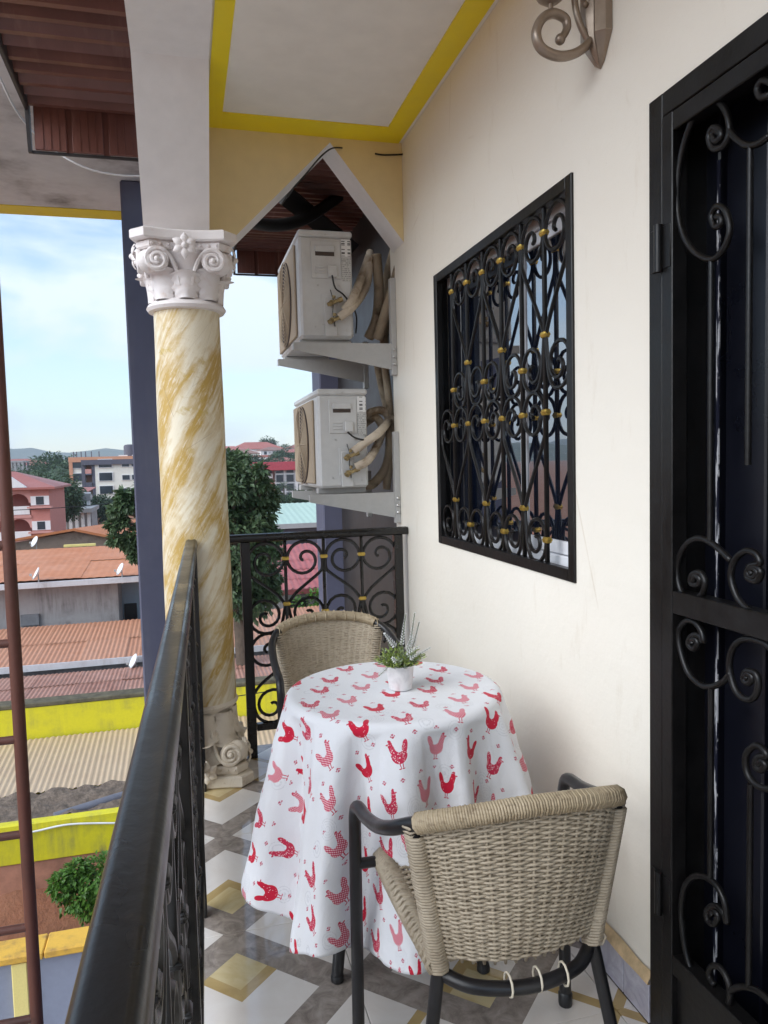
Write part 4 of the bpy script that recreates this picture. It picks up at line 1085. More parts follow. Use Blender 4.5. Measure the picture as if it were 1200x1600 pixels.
# black ducts under the far eave, cables
tag(MB().tube(catmull([at(380,345,'Y',4.1),at(430,352,'Y',4.3),at(480,340,'Y',4.5),at(540,300,'Y',4.8),at(575,280,'Y',5.0)],6), .035, 8).build('black_hose', M['cable_b'], None, True, 180), 'thick black hose sagging across under the far brown eave', 'hose')
bxm = MB(); a_, b_ = at(440,300,'Y',4.4), at(545,385,'Y',5.2); d_ = (b_-a_)
bxm.tube([a_,b_], .075, 4); tag(bxm.build('black_duct', M['cable_b']), 'square black duct slanting under the far brown eave', 'duct')
tag(MB().tube(catmull([at(640,238,'Y',3.41),at(630,241,'Y',3.41),at(600,242,'Y',3.412),at(586,240,'Y',3.412)],5), .004, 6).build('loose_cable', M['cable_b'], None, True, 180), 'short loose dark cable in the corner under the yellow band', 'cable')
tag(MB().tube(catmull([at(535,231,'Y',3.412),at(518,232,'Y',3.412),at(500,246,'Y',3.412),at(478,272,'Y',3.413),at(455,298,'Y',3.42),at(440,320,'Y',3.5)],5), .0035, 6).build('arch_cable', M['cable_b'], None, True, 180), 'thin dark cable following the edge of the pointed arch', 'cable')
tag(MB().tube(catmull([at(-30,60,'Y',3.6),at(0,122,'Y',3.7),at(30,180,'Y',3.9),at(75,228,'Y',4.0),at(130,261,'Y',4.0),at(185,274,'Y',4.0),at(240,275,'Y',4.0)],6), .0045, 6).build('white_cable', M['cable_w'], None, True, 180), 'white cable hanging in a bow under the brown eave', 'cable')
# ladder
M['rust'] = plaster('rust_red_steel', (.115,.038,.024), (.05,.02,.014), .5, .55, 6., .2, False)
ld = thing('steel_ladder', 'rust red steel ladder standing outside the railing', 'ladder', (-.7,2.42,-7))
for x in (-.502,-.90): MB().tube([(x,2.42,-6.98),(x,2.42,4.2)], .0185, 12).build('upright', M['rust'], ld, True, 60)
zr = at(30,1155,'Y',2.42).z
for k in range(-24,12): MB().tube([(-.90,2.42,zr+k*.292),(-.502,2.42,zr+k*.292)], .013, 8).build('rung', M['rust'], ld, True, 60)
tag(MB().box((-.94,2.2,4.15), (-.45,2.6,4.35)).build('ladder_cap', M['rust'], ld))

# ================================================================== NEIGHBOURHOOD
GZ = -7.0
def earth_mat():
    t = MT('red_earth', (.25,.11,.06), .95); c = t.coord('World'); f = t.noise(c, .35, 8, .65); g = t.noise(c, 5, 6, .7)
    col = t.mix(f.rng(.35,.65), (.27,.105,.055), (.33,.17,.10)); col = t.mix(g.rng(.52,.72)*.6, col, (.16,.07,.04))
    far = t.noise(c, .015, 5).rng(.45,.6); col = t.mix(far*.0, col, (.06,.09,.03)); t.color(col); t.bump(g, .8, .08); return t.m
M['earth'] = earth_mat()
gm = MB(); N_ = 48
def gp(i, j):
    a = 2*pi*i/N_; r = (0,14,30,60,120,220,400,700,1200,2000,3200)[j]
    return Vector((r*cos(a), r*sin(a), GZ-.3))
gm.grid(gp, N_, 11, True); tag(gm.build('ground', M['earth'], None, True, 180), kind='structure')
def hill_mat():
    t = MT('hill_green', (.05,.08,.04), .95); c = t.coord('World'); f = t.noise(c, .02, 7, .65); g = t.noise(c, .09, 4)
    col = t.mix(f.rng(.4,.6), (.035,.06,.025), (.09,.10,.05)); col = t.mix(g.rng(.66,.72), col, (.5,.45,.42)); t.color(col); return t.m
hm = MB()
def hills(D, hgt, seed, x0, x1, n_=70, base=-12, depth=260):
    mb = MB()
    def P(i, j):
        x = x0+(x1-x0)*i/(n_-1); t = j/7; k = sin(t*pi/2)
        h = hgt*(.55+.6*mnoise.fractal(Vector((x*.0022+seed,seed*3.1,t*.6)), 1., 2., 4)) + hgt*.10*mnoise.noise(Vector((x*.02,t*3,seed)))
        return Vector((x, D+depth*t, base+max(2,h-base)*k))
    return mb.grid(P, n_, 8)
hmat = hill_mat()
for nm, D, h, sd, xa, xb in (('near_hill',420,15,2.2,40,420),('hill_range',1300,34,5.1,-1500,1700),('far_hill_range',2300,88,9.7,-2600,3000)):
    tag(hills(D,h,sd,xa,xb,90,-12,D*.3).build('hill', hmat, None, True, 180), kind='structure')

tag(MB().box((-9.5,-14,GZ-.35), (-.002,9.28,GZ-.04)).build('bounce_yard', plaster('pale_bounce_yard', (.56,.54,.51), (.3,.27,.24), .4, .8, .8, .3, False)), kind='structure')  # unseen pale yard slab, added to bounce light up onto the balcony ceiling
# earth bank in front of the yellow wall
def bk(i, j):
    x = -9+16*i/40; y = 10.2+3.6*j/14; t = j/14
    z = GZ-.25+1.55*t**1.1+.14*mnoise.fractal(Vector((x*.9,y*1.3,1)),1.,2.,4)+(.22 if j > 9 else 0)*(.6+.4*mnoise.noise(Vector((x,2,2))))
    return Vector((x,y,z))
tag(MB().grid(bk,41,15).build('earth_bank', M['earth'], None, True, 180), kind='structure')
# compound wall with ochre coping
M['gate'] = plaster('blue_grey_wall_paint', (.27,.29,.37), (.2,.2,.24), .3, .6, 2., .2)
cw = thing('compound_wall', 'blue grey compound wall with ochre coping and a pale yellow pier below the railing', 'wall', (-4,8.9,GZ))
yw = 9.3; ztw = at(100,1487,'Y',yw).z
MB().box((-9,yw,GZ-.3), (-.4,yw+.2,ztw)).build('wall_face', M['gate'], cw)
xp0, xp1 = at(18,1520,'Y',yw-.05).x, at(43,1520,'Y',yw-.05).x
MB().box((xp0,yw-.06,GZ-.3), (xp1,yw-.002,ztw-.02), .01).build('pier', M['paleyellow'], cw)
for k in range(12):
    xa = -9+.72*k; MB().box((xa+.004,yw-.09,ztw+.002), (xa+.716,yw+.30,ztw+.09+random.uniform(-.006,.006)), .015).build('coping_stone', M['yellow3'], cw)
# yellow low wall with rubble top
YW = 13.4; p_ = at(100,1280,'Y',YW); q_ = at(100,1340,'Y',YW)
ywl = thing('yellow_wall', 'bright yellow low wall with rubble on top behind the bush', 'wall', (-3,YW,GZ))
MB().box((-9,YW,q_.z), (5,YW+.2,p_.z), .01).build('painted_face', M['yellow2'], ywl)
MB().box((-9,YW+.03,GZ-.3), (5,YW+.25,q_.z-.002)).build('footing', simple('pinkish_footing', (.42,.2,.13), .9, var=.3, scale=3, bump=.5), ywl)
rub = MB().grid(lambda i,j: Vector((-9+14*i/120, YW+.201+1.2*j/12, p_.z-.05+.10*mnoise.fractal(Vector((i*.35,j*.5,3)),1.,2.,4)+.02*j/12)), 121, 13)
tag(rub.build('rubble', simple('rubble', (.16,.12,.09), .95, var=.5, scale=9, bump=.8, bscale=20, dist=.03), ywl, True, 180), kind='stuff')
tag(MB().tube([at(85,1280,'Y',YW+.3)+Vector((0,0,.03)), at(180,1250,'Y',YW+.75)+Vector((0,0,.03)), at(260,1225,'Y',YW+1.1)], .085, 10).build('grey_pipe', simple('grey_pvc', (.16,.16,.19), .4), None, True, 60), 'grey plastic pipe lying in the rubble on the yellow wall', 'pipe')
tag(MB().tube(catmull([at(-20,1312,'Y',YW-.05),at(50,1300,'Y',YW-.06),at(110,1288,'Y',YW-.05),at(190,1286,'Y',YW-.05)],6), .018, 6).build('wall_cable', M['cable_w'], None, True, 180), 'pale cable strung along the bright yellow low wall', 'cable')

M['tan'] = tin_mat('tan_tin', (.58,.44,.30), (.50,.36,.24), (.40,.27,.17), .4)
M['rusty'] = tin_mat('rusty_tin', (.50,.27,.20), (.36,.16,.11), (.15,.07,.045), .9, 3.)
M['salmon'] = tin_mat('salmon_tin', (.58,.30,.19), (.52,.24,.14), (.30,.14,.09), .5)
M['orange'] = tin_mat('orange_tin', (.62,.235,.095), (.52,.18,.07), (.33,.13,.07), .45, 1.)
M['redtin'] = tin_mat('red_tile_tin', (.45,.14,.13), (.38,.10,.10), (.22,.07,.06), .4)
M['concrete'] = plaster('stained_grey_render', (.40,.37,.36), (.14,.12,.11), .75, .9, 1.1, .4)
M['mud'] = plaster('mud_brick', (.33,.24,.18), (.17,.12,.09), .5, .95, 3., .6, False)
M['gutter'] = simple('mossy_gutter', (.11,.095,.06), .9, var=.5, scale=6, bump=.5)
M['fascia'] = plaster('white_fascia', (.62,.62,.64), (.35,.3,.28), .4, .7, 2., .2)
M['paleblue'] = plaster('pale_blue_wall', (.42,.52,.60), (.3,.35,.4), .3, .8, 1.5, .2)
def tin_roof(th, mat, x0, x1, eave_, ridge, sheet=1.0, rows=2, pitch=.10, amp=.014):
    (ya,za), (yb,zb) = eave_, ridge; L_ = hypot(yb-ya, zb-za); dy, dz = (yb-ya)/L_, (zb-za)/L_
    n_ = int((x1-x0)/sheet)+1; base = {}
    for r_ in range(rows):
        l0 = L_*r_/rows-(.06 if r_ else 0); l1 = L_*(r_+1)/rows
        me = None
        for k in range(n_):
            xa = x0+sheet*k; j = random.uniform(-.004,.010)
            if me is None:
                o = corrugated(MB(), lambda l,b,h: Vector((b, l*dy-h*dz, l*dz+h*dy)), l1-l0, sheet+.05, pitch, amp).build('roof_sheet', mat, None, True, 180); me = o
            else: o = link_copy(me)
            o.parent = th; o.location = Vector((xa, ya+l0*dy, za+l0*dz+.014*r_+j+(k % 2)*.008))-OFF[th.name]; o.rotation_euler = (0,0,random.uniform(-.004,.004))
def zpx(py, D, px=100): return at(px,py,'Y',D).z
XL, XR = -11, 6
# tan roofed shed
t1 = thing('tan_roof_shed', 'long shed with tan tin roof between two yellow walls', 'shed', (-3,15,GZ))
tin_roof(t1, M['tan'], -9, 5, (15.0,zpx(1234,15.0)), (17.5,zpx(1150,17.5)), 1.0, 1, .11)
zz = zpx(1236,15.2)
MB().box((-9,15.2,GZ-.3), (5,15.3,zz-.03)).build('wall', M['paleblue'], t1)
for k in range(14): MB().box((-8.9+k*1.,15.14,zz-.32), (-8.9+k*1.+(.9 if k % 3 else .55),15.198,zz-.08), .01).build('shutter_board', M['white'] if k % 2 else M['paleblue'], t1)
t2 = thing('yellow_parapet', 'long yellow parapet wall above the tan roof', 'wall', (-3,17.6,GZ))
MB().box((-10,17.56,GZ-.3), (5,17.78,zpx(1100,17.6)), .01).build('painted_face', M['yellow2'], t2)
MB().box((-10,17.54,zpx(1100,17.6)+.001), (5,17.95,zpx(1100,17.6)+.10), .02).build('mossy_cap', M['gutter'], t2)
t3 = thing('rusty_roof_house', 'low house with rusty tin roof behind the yellow parapet', 'house', (-3,18,GZ))
tin_roof(t3, M['rusty'], -10, 5.5, (18.0,zpx(1090,18.)), (20.3,zpx(1053,20.3)), 1.05, 2, .10)
MB().box((-10,18.2,GZ-.3), (5.5,20.2,zpx(1092,18.)-.15)).build('wall', M['concrete'], t3)
t4 = thing('salmon_roof_house', 'house with salmon ribbed tin roof and grey wall', 'house', (-3,21,GZ))
tin_roof(t4, M['salmon'], -10.5, 5.5, (20.6,zpx(1037,20.6)), (24.4,zpx(977,24.4)), 1.1, 2, .12)
MB().box((-10.5,20.9,GZ-.3), (5.5,24.,zpx(1040,20.9)-.05)).build('wall', M['concrete'], t4)
MB().box((-10.5,20.52,zpx(1042,20.6)-.03), (5.5,20.57,zpx(1036,20.6)+.03)).build('fascia', M['fascia'], t4)
t5 = thing('orange_roof_house', 'house with smooth orange roof and stained grey wall', 'house', (-4,25,GZ))
tin_roof(t5, M['orange'], -12, 1.2, (24.6,zpx(905,24.6)), (30.5,zpx(857,30.5)), 2.2, 2, .25, .006)
xw = at(185,940,'Y',25.2).x
MB().box((-12,25.2,GZ-.3), (xw,30,zpx(908,25.2)-.02)).build('wall', M['concrete'], t5)
MB().box((xw+.002,26.6,GZ-.3), (1.0,30,zpx(908,25.2)-.02)).build('side_wall', M['paleblue'], t5)
MB().box((-12,24.5,zpx(916,24.6)), (1.0,24.58,zpx(907,24.6)), .01).build('fascia', M['fascia'], t5)
xo = at(48,975,'Y',25.15); MB().box((xo.x-.28,25.12,xo.z-.05), (xo.x+.25,25.198,xo.z+.30), .01).build('shutter', simple('grey_shutter', (.2,.2,.21), .8), t5)
xo = at(197,960,'Y',26.5); MB().box((xo.x-.05,26.54,xo.z-.4), (xo.x+.35,26.598,xo.z+.35), .01).build('doorway', M['eavetrim'], t5)
# gable house behind
t6 = thing('gable_house', 'brick gable house with orange roof behind the smooth orange roof', 'house', (-5,33,GZ))
def gable(th, A, B, C, back, wallmat, roofmat, ov=.3):
    """A left eave, B peak, C right eave (front gable points), back: vector to the rear"""
    A, B, C, back = Vector(A), Vector(B), Vector(C), Vector(back)
    dn = Vector((0,0,1)); A0, C0 = Vector((A.x,A.y,GZ-.3)), Vector((C.x,C.y,GZ-.3))
    mb = MB(); P5 = [A0,C0,C,B,A]; mb.add(P5+[p+back for p in P5], [(0,1,2,3,4),(9,8,7,6,5),(0,4,9,5),(1,6,7,2)]); mb.build('wall', wallmat, th)
    f = -back.normalized()*ov; t = Vector((0,0,.10))
    for (p, q) in ((A,B),(C,B)):
        d = (p-q).normalized()*ov*1.6; u = [q+f+t*.4, p+d+f+t*.4, p+d+back-f+t*.4, q+back-f+t*.4]
        MB().add(u+[v_+t for v_ in u], [(0,1,2,3),(7,6,5,4),(0,4,5,1),(1,5,6,2),(2,6,7,3),(3,7,4,0)]).build('roof_slope', roofmat, th)
gable(t6, at(15,849,'Y',32), at(122,830,'Y',32.5), at(228,851,'Y',33), (4.5,8,.0), M['mud'], M['orange'])
MB().box((at(100,853,'Y',31).x,30.9,zpx(855,31)), (at(150,853,'Y',31).x,31.0,zpx(851,31)), .01).build('board', M['paleyellow'], t6)
# red roofed house right of the column
t7 = thing('red_roof_house', 'grey house with red tiled roof seen through the end railing', 'house', (5.5,26,GZ))
a_, c_ = at(424,922,'Y',25.5), at(545,917,'Y',25.5)
MB().box((a_.x+.3,25.9,GZ-.3), (c_.x+3,31,a_.z)).build('wall', M['concrete'], t7)
tin_roof(t7, M['redtin'], a_.x, c_.x+3, (25.4,a_.z), (30.2,at(470,852,'Y',30.2).z), 1.0, 5, .22, .02)
MB().box((a_.x-.02,25.3,a_.z-.18), (c_.x+3,25.38,a_.z+.0), .01).build('fascia', simple('dark_red_fascia', (.2,.05,.05), .7), t7)
a_ = at(470,945,'Y',25.8); MB().box((a_.x-.5,25.84,a_.z-.3), (a_.x+.2,25.898,a_.z+.2), .01).build('window', M['eavetrim'], t7)
# satellite dishes
def dish(label, px, py, D, R_=.33, yaw=-.6):
    c0 = at(px,py,'Y',D); d = thing('satellite_dish', label, 'satellite dish', c0-Vector((0,0,R_+.25)), 'satellite dishes on the roofs')
    Mx = Matrix.Translation(c0)@Matrix.Rotation(yaw,4,'Z')@Matrix.Rotation(radians(62),4,'X')@Matrix.Scale(.9,4,Vector((1,0,0)))
    MB().lathe([(R_*q/6, .32*R_*(q/6)**2) for q in range(7)]+[(R_,.32*R_-.012)]+[(R_*q/6,.32*R_*(q/6)**2-.012) for q in range(5,-1,-1)], 20, cap=False).xf(Mx).build('reflector', M['white'], d, True, 40)
    MB().tube([c0-Vector((0,-.05,0)), c0-Vector((0,-.12,R_+.25))], .02, 6).build('mast', M['steel'], d, True)
    h_ = Mx@Vector((0,-.1,.85*R_)); MB().tube([Mx@Vector((0,-R_*.9,.3*R_)), h_], .012, 5).box(h_-Vector((.03,.03,.03)), h_+Vector((.03,.03,.03))).build('feed_arm', M['steel'], d)
dish('white satellite dish at the foot of the salmon tin roof', 211,1034,20.3,.2,-1.25)
dish('white satellite dish on the left part of the smooth orange roof', 59,897,24.5,.2,-1.3)
dish('white satellite dish on the orange roof edge near the blue pillar', 190,890,24.5,.2,-1.2)
dish('white satellite dish on the ledge below the brick gable', 56,847,31,.22,-1.0)

# ------------------------------------------------------------------ trees and bushes
def tree_leaf(name, a, b, c, sc=.9):
    t = MT(name, a, .45); co = t.coord('Object'); f = t.noise(co, sc, 4, .6); g = t.noise(co, sc*9, 2)
    col = t.mix(f.rng(.35,.65), a, b); col = t.mix(g.rng(.55,.7)*.6, col, c); t.color(col)
    tl = t.n('ShaderNodeBsdfTranslucent'); t.L(col, tl.inputs[0]); m_ = t.n('ShaderNodeMixShader'); m_.inputs[0].default_value = .22
    t.L(t.b.outputs[0], m_.inputs[1]); t.L(tl.outputs[0], m_.inputs[2]); t.L(m_.outputs[0], t.out.inputs[0]); return t.m
M['leaf_dark'] = tree_leaf('leaf_dark', (.11,.165,.075), (.065,.115,.05), (.19,.24,.12))
M['leaf_bright'] = tree_leaf('leaf_bright', (.10,.23,.025), (.06,.15,.018), (.17,.30,.05), 1.6)
M['leaf_mid'] = tree_leaf('leaf_mid', (.075,.125,.055), (.045,.085,.042), (.12,.165,.08), .35)
M['bark'] = simple('bark', (.10,.075,.055), .9, var=.35, scale=5, bump=.6, bscale=14, dist=.03)
def leaves(mb, lobes, n_, size, rg, droop=.35, core=.35):
    tot = sum(l[3] for l in lobes); V = mb.v; F = mb.f
    for _ in range(n_):
        k = rg.uniform(0,tot); i = 0
        while k > lobes[i][3] and i < len(lobes)-1: k -= lobes[i][3]; i += 1
        cx, cy, cz, R_, fz = lobes[i][:5] if len(lobes[i]) > 4 else (*lobes[i][:4],.8)
        th = rg.uniform(0,2*pi); u = rg.uniform(-1,1); q = sqrt(1-u*u); rr = R_*(1-core*rg.random()**1.6)*(1+.42*mnoise.noise(Vector((cos(th)*2.1+cx*3,sin(th)*2.1+cy*3,u*2.1+cz*3))))
        n = Vector((q*cos(th),q*sin(th),u)); p = Vector((cx+n.x*rr, cy+n.y*rr, cz+n.z*rr*fz))
        d = (n+Vector((rg.uniform(-1,1),rg.uniform(-1,1),rg.uniform(-1,.6)-droop))*.9).normalized(); sd = d.cross(Vector((rg.uniform(-.6,.6),rg.uniform(-.6,.6),1)));
        if sd.length < 1e-3: continue
        sd.normalize(); up = sd.cross(d); s = size*rg.uniform(.65,1.3); w = s*rg.uniform(.24,.34); o = len(V)
        V += [tuple(p), tuple(p+d*s*.45-sd*w+up*w*.25), tuple(p+d*s-up*s*.1), tuple(p+d*s*.45+sd*w+up*w*.25)]
        F += [(o,o+1,o+2),(o,o+2,o+3)]
    return mb
def limb_tree(name, label, base, lobes, trunk_r, n_, size, mat, rg, group=None, top=None, cat='tree'):
    t = thing(name, label, cat, base, group); base = Vector(base); b = MB()
    top = Vector(top) if top else Vector(base)+Vector((0,0,(lobes[0][2]-base.z)*.7))
    tp = catmull([base-Vector((0,0,.3)), base.lerp(top,.4)+Vector((.1,.05,0)), top],5); b.tube(tp, [trunk_r*(1.15-.55*i/len(tp)) for i in range(len(tp))], 9)
    for l in lobes:
        c = Vector(l[:3]); st = base.lerp(top,.85); md = st.lerp(c,.5)+Vector((0,0,.12*(c-st).length)); pts = catmull([st,md,c],4); b.tube(pts, [trunk_r*(.42-.36*i/len(pts)) for i in range(len(pts))], 6)
    b.build('trunk', M['bark'], t, True, 180)
    leaves(MB(), lobes, n_, size, rg).build('crown', mat, t)
    return t
rg = random.Random(5)
TD = 19.5
def lob(px, py, D, rpx, fz=.85): p = at(px,py,'Y',D); return (p.x,p.y,p.z,rpx*D/FPX,fz)
lobes = [lob(350,790,TD,70), lob(385,760,TD-.5,38), lob(300,790,TD+.3,80), lob(400,800,TD-.4,30), lob(360,850,TD-.6,60), lob(395,880,TD-.3,36), lob(385,930,TD,40), lob(262,780,TD+.4,42), lob(214,782,TD+.2,13), lob(196,786,TD,10), lob(182,797,TD,8), lob(214,835,TD,9), lob(212,862,TD,7), lob(345,735,TD,30), lob(372,722,TD,16), lob(300,860,TD+.2,60), lob(420,905,TD-.2,18), lob(415,775,TD-.5,16)]+[lob(rg.uniform(345,432),rg.uniform(722,940),TD-rg.uniform(0,1.2),rg.uniform(7,17),.7) for _ in range(26)]+[lob(rg.uniform(176,218),rg.uniform(768,870),TD,rg.uniform(4,8),.7) for _ in range(9)]
limb_tree('broadleaf_tree', 'dense dark green broadleaf tree growing behind the marble column', (at(375,965,'Y',TD).x,TD,GZ), lobes, .26, 21000, .175, M['leaf_dark'], rg, top=at(368,860,'Y',TD))
bl = [(lambda p,r: (p.x,p.y,p.z,r,.85))(at(px,py,'Y',D), r) for px,py,D,r in ((128,1388,12.6,.36),(160,1368,12.6,.36),(98,1383,12.6,.22),(148,1412,12.5,.28),(190,1385,12.6,.48),(120,1362,12.6,.2))]
limb_tree('green_bush', 'bright green leafy bush on the red earth below the yellow wall', (at(160,1430,'Y',12.6).x,12.6,-6.45), bl, .05, 4600, .085, M['leaf_bright'], rg, cat='bush')
# small green plant by the red roofed house
p = at(487,945,'Y',25.0); limb_tree('small_bush', 'small bright bush by the grey wall of the red roofed house', (p.x,25,GZ), [(p.x,25,p.z,.55,.8),(p.x+.5,25,p.z-.2,.4,.8)], .05, 700, .16, M['leaf_bright'], rg, cat='bush')

# ------------------------------------------------------------------ buildings further off
def boxhouse(name, label, c, w, d, h, wall, roof, rot=0., kind='hip', group=None, wins=(3,2), rh=None, cat='house', winmat=None, z0=None, win_front_only=True):
    z0 = GZ if z0 is None else z0
    t = thing(name, label, cat, (c[0],c[1],z0), group); Mx = Matrix.Translation(Vector((c[0],c[1],z0)))@Matrix.Rotation(rot,4,'Z')
    MB().box((-w/2,-d/2,-3), (w/2,d/2,h)).xf(Mx).build('wall', wall, t)
    ov = .5; rh = rh or w*.14
    if kind == 'hip':
        L_ = max(0,(w-d)/2*.8); P = [(-w/2-ov,-d/2-ov,h-.05),(w/2+ov,-d/2-ov,h-.05),(w/2+ov,d/2+ov,h-.05),(-w/2-ov,d/2+ov,h-.05),(-L_,0,h+rh),(L_,0,h+rh)]
        Q = [(x,y,z+.14) for x,y,z in P[:4]]
        MB().add(P[:4]+Q+P[4:], [(0,1,2,3)[::-1],(0,1,5,4),(1,2,6,5),(2,3,7,6),(3,0,4,7),(4,5,9,8),(6,7,8,9),(5,6,9),(7,4,8)]).xf(Mx).build('roof', roof, t)
    elif kind == 'flat':
        MB().box((-w/2-.15,-d/2-.15,h+.002), (w/2+.15,d/2+.15,h+rh), .03).xf(Mx).build('parapet', roof, t)
    elif kind == 'mono':
        MB().add([(-w/2-ov,-d/2-ov,h-.02),(w/2+ov,-d/2-ov,h-.02),(w/2+ov,d/2+ov,h+rh),(-w/2-ov,d/2+ov,h+rh),(-w/2-ov,-d/2-ov,h+.1),(w/2+ov,-d/2-ov,h+.1),(w/2+ov,d/2+ov,h+rh+.12),(-w/2-ov,d/2+ov,h+rh+.12)], [(3,2,1,0),(4,5,6,7),(0,1,5,4),(1,2,6,5),(2,3,7,6),(3,0,4,7)]).xf(Mx).build('roof', roof, t)
    nx, nz_ = wins; wm_ = winmat or M['pane_dark']
    for i in range(nx):
        for j in range(nz_):
            x = -w/2+w*(i+.5)/nx; z = h*(j+.55)/nz_; ww, wh = min(.65,w/nx*.3), min(.75,h/nz_*.27)
            f_ = MB().box((x-ww-.1,-d/2-.06,z-wh-.1), (x+ww+.1,-d/2-.001,z+wh+.1)).xf(Mx).build('window', M['white'], t)
            MB().box((x-ww,-d/2-.08,z-wh), (x+ww,-d/2-.061,z+wh)).xf(Mx).build('pane', wm_, f_)
    return t
M['pane_dark'] = simple('dark_pane', (.035,.045,.055), .15, var=.3, scale=.5)
M['cream'] = plaster('cream_render', (.80,.77,.68), (.4,.36,.3), .2, .8, .3, .1)
M['whitew'] = plaster('whitewash', (.80,.79,.78), (.45,.42,.4), .25, .8, .3, .1)
M['pink'] = plaster('pink_render', (.55,.22,.18), (.35,.14,.12), .25, .8, .4, .1)
M['pinkdark'] = plaster('pink_trim', (.60,.30,.26), (.4,.2,.18), .2, .8, .4, .1)
M['redroof'] = tin_mat('red_roof_far', (.42,.15,.12), (.36,.12,.10), (.25,.09,.08), .3, .3)
M['brownroof'] = tin_mat('brown_roof_far', (.30,.17,.13), (.24,.13,.10), (.17,.1,.08), .3, .3)
M['greytin'] = tin_mat('grey_roof_far', (.36,.36,.36), (.28,.28,.29), (.2,.17,.15), .3, .3)
M['greenroof'] = tin_mat('pale_green_roof', (.46,.60,.50), (.42,.55,.46), (.36,.44,.38), .3, .3)
M['orangetrim'] = plaster('orange_trim', (.62,.30,.18), (.4,.2,.14), .2, .8, .4, .1)
M['slate'] = plaster('slate_trim', (.10,.10,.13), (.16,.16,.18), .2, .8, .4, .1)
# pale green warehouse roof right of the tree
D = 58; a_ = at(380,822,'Y',D); c_ = at(540,818,'Y',D)
wh = thing('green_roof_hall', 'hall with broad pale green metal roof behind the end railing', 'hall', (a_.x,D,GZ))
MB().box((a_.x+.4,D+.5,GZ-.3), (c_.x+8,D+12,a_.z-.1)).build('wall', M['slate'], wh)
tin_roof(wh, M['greenroof'], a_.x-1, c_.x+8, (D,a_.z), (D+9.5,at(460,786,'Y',D+9.5).z), 2.0, 1, .5, .02)
MB().box((a_.x-1,D-.12,a_.z-.35), (c_.x+8,D-.03,a_.z+.02)).build('fascia', M['greytin'], wh)
# pink arcaded villa
D = 72; p0, p1 = at(82,840,'Y',D), at(20,838,'Y',D)
vx1 = at(78,800,'Y',D).x; vx0 = vx1-9.5; zt_ = at(40,765,'Y',D).z; zb_ = GZ
vl = thing('pink_villa', 'pink two storey villa with arched galleries and red hipped roof', 'house', (vx0,D,zb_))
fl_h = (zt_-zb_)/3.0
xm = at(49,800,'Y',D).x
MB().box((xm,D,zb_-.3), (vx1,D+9,zt_)).build('wall', M['pink'], vl)
MB().box((vx0,D+2.2,zb_-.3), (xm-.002,D+9,zt_)).build('gallery_wall', M['pink'], vl)
for fl_i in range(3):
    zf = zb_+fl_h*fl_i
    MB().box((vx0,D-.1,zf+fl_h-.28), (xm-.002,D+2.19,zf+fl_h-.02)).build('gallery_floor', M['pinkdark'], vl)
    nb_ = 4; bwid = (xm-vx0)/nb_
    for k in range(nb_):
        xa, xb = vx0+bwid*k, vx0+bwid*(k+1); mid_ = (xa+xb)/2; rr = bwid*.42; zs_ = zf+fl_h-.28-rr*1.05
        arc = [(mid_+rr*cos(a),zs_+rr*1.05*sin(a)*.92) for a in [pi*i/12 for i in range(13)]]
        MB().prism([(xb,zf+fl_h-.281),(xa,zf+fl_h-.281),(xa,zs_)]+arc[::-1]+[(xb,zs_)], D, D+.3, XZ).build('arch', M['pinkdark'], vl, recalc=True)
        MB().lathe([(.16,0),(.12,.1),(.11,zs_-zf-.1),(.17,zs_-zf)], 10, (xa+.0,D+.15,zf)).build('gallery_column', M['whitew'], vl, True, 50)
        MB().box((xa+.15,D+.08,zf+.02), (xb-.15,D+.18,zf+.75)).build('balustrade', M['whitew'], vl)
    for xx in ((xm+vx1)/2,):
        f_ = MB().box((xx-.75,D-.08,zf+.8), (xx+.75,D-.001,zf+fl_h-.6)).build('window', M['whitew'], vl); MB().box((xx-.32,D-.1,zf+.85), (xx+.32,D-.081,zf+fl_h-.65)).build('pane', M['pane_dark'], f_)
        MB().box((xx-1.0,D-.5,zf+.55), (xx+1.0,D-.002,zf+.7)).build('balcony', M['pinkdark'], vl)
P = [(vx0-.6,D-.6,zt_),(vx1+.6,D-.6,zt_),(vx1+.6,D+9.6,zt_),(vx0-.6,D+9.6,zt_),(vx0+3.5,D+4.5,zt_+1.6),(vx1-3.5,D+4.5,zt_+1.6)]
MB().add(P[:4]+[(x,y,z+.18) for x,y,z in P[:4]]+P[4:], [(3,2,1,0),(0,1,5,4),(1,2,6,5),(2,3,7,6),(3,0,4,7),(4,5,9,8),(6,7,8,9),(5,6,9),(7,4,8)]).build('roof', M['redroof'], vl)
a_ = at(20,775,'Y',D-.4); MB().prism([(a_.x-1.2,zt_+.2),(a_.x+1.2,zt_+.2),(a_.x,zt_+1.15)], D-.62, D-.3, XZ).build('pediment', M['whitew'], vl)
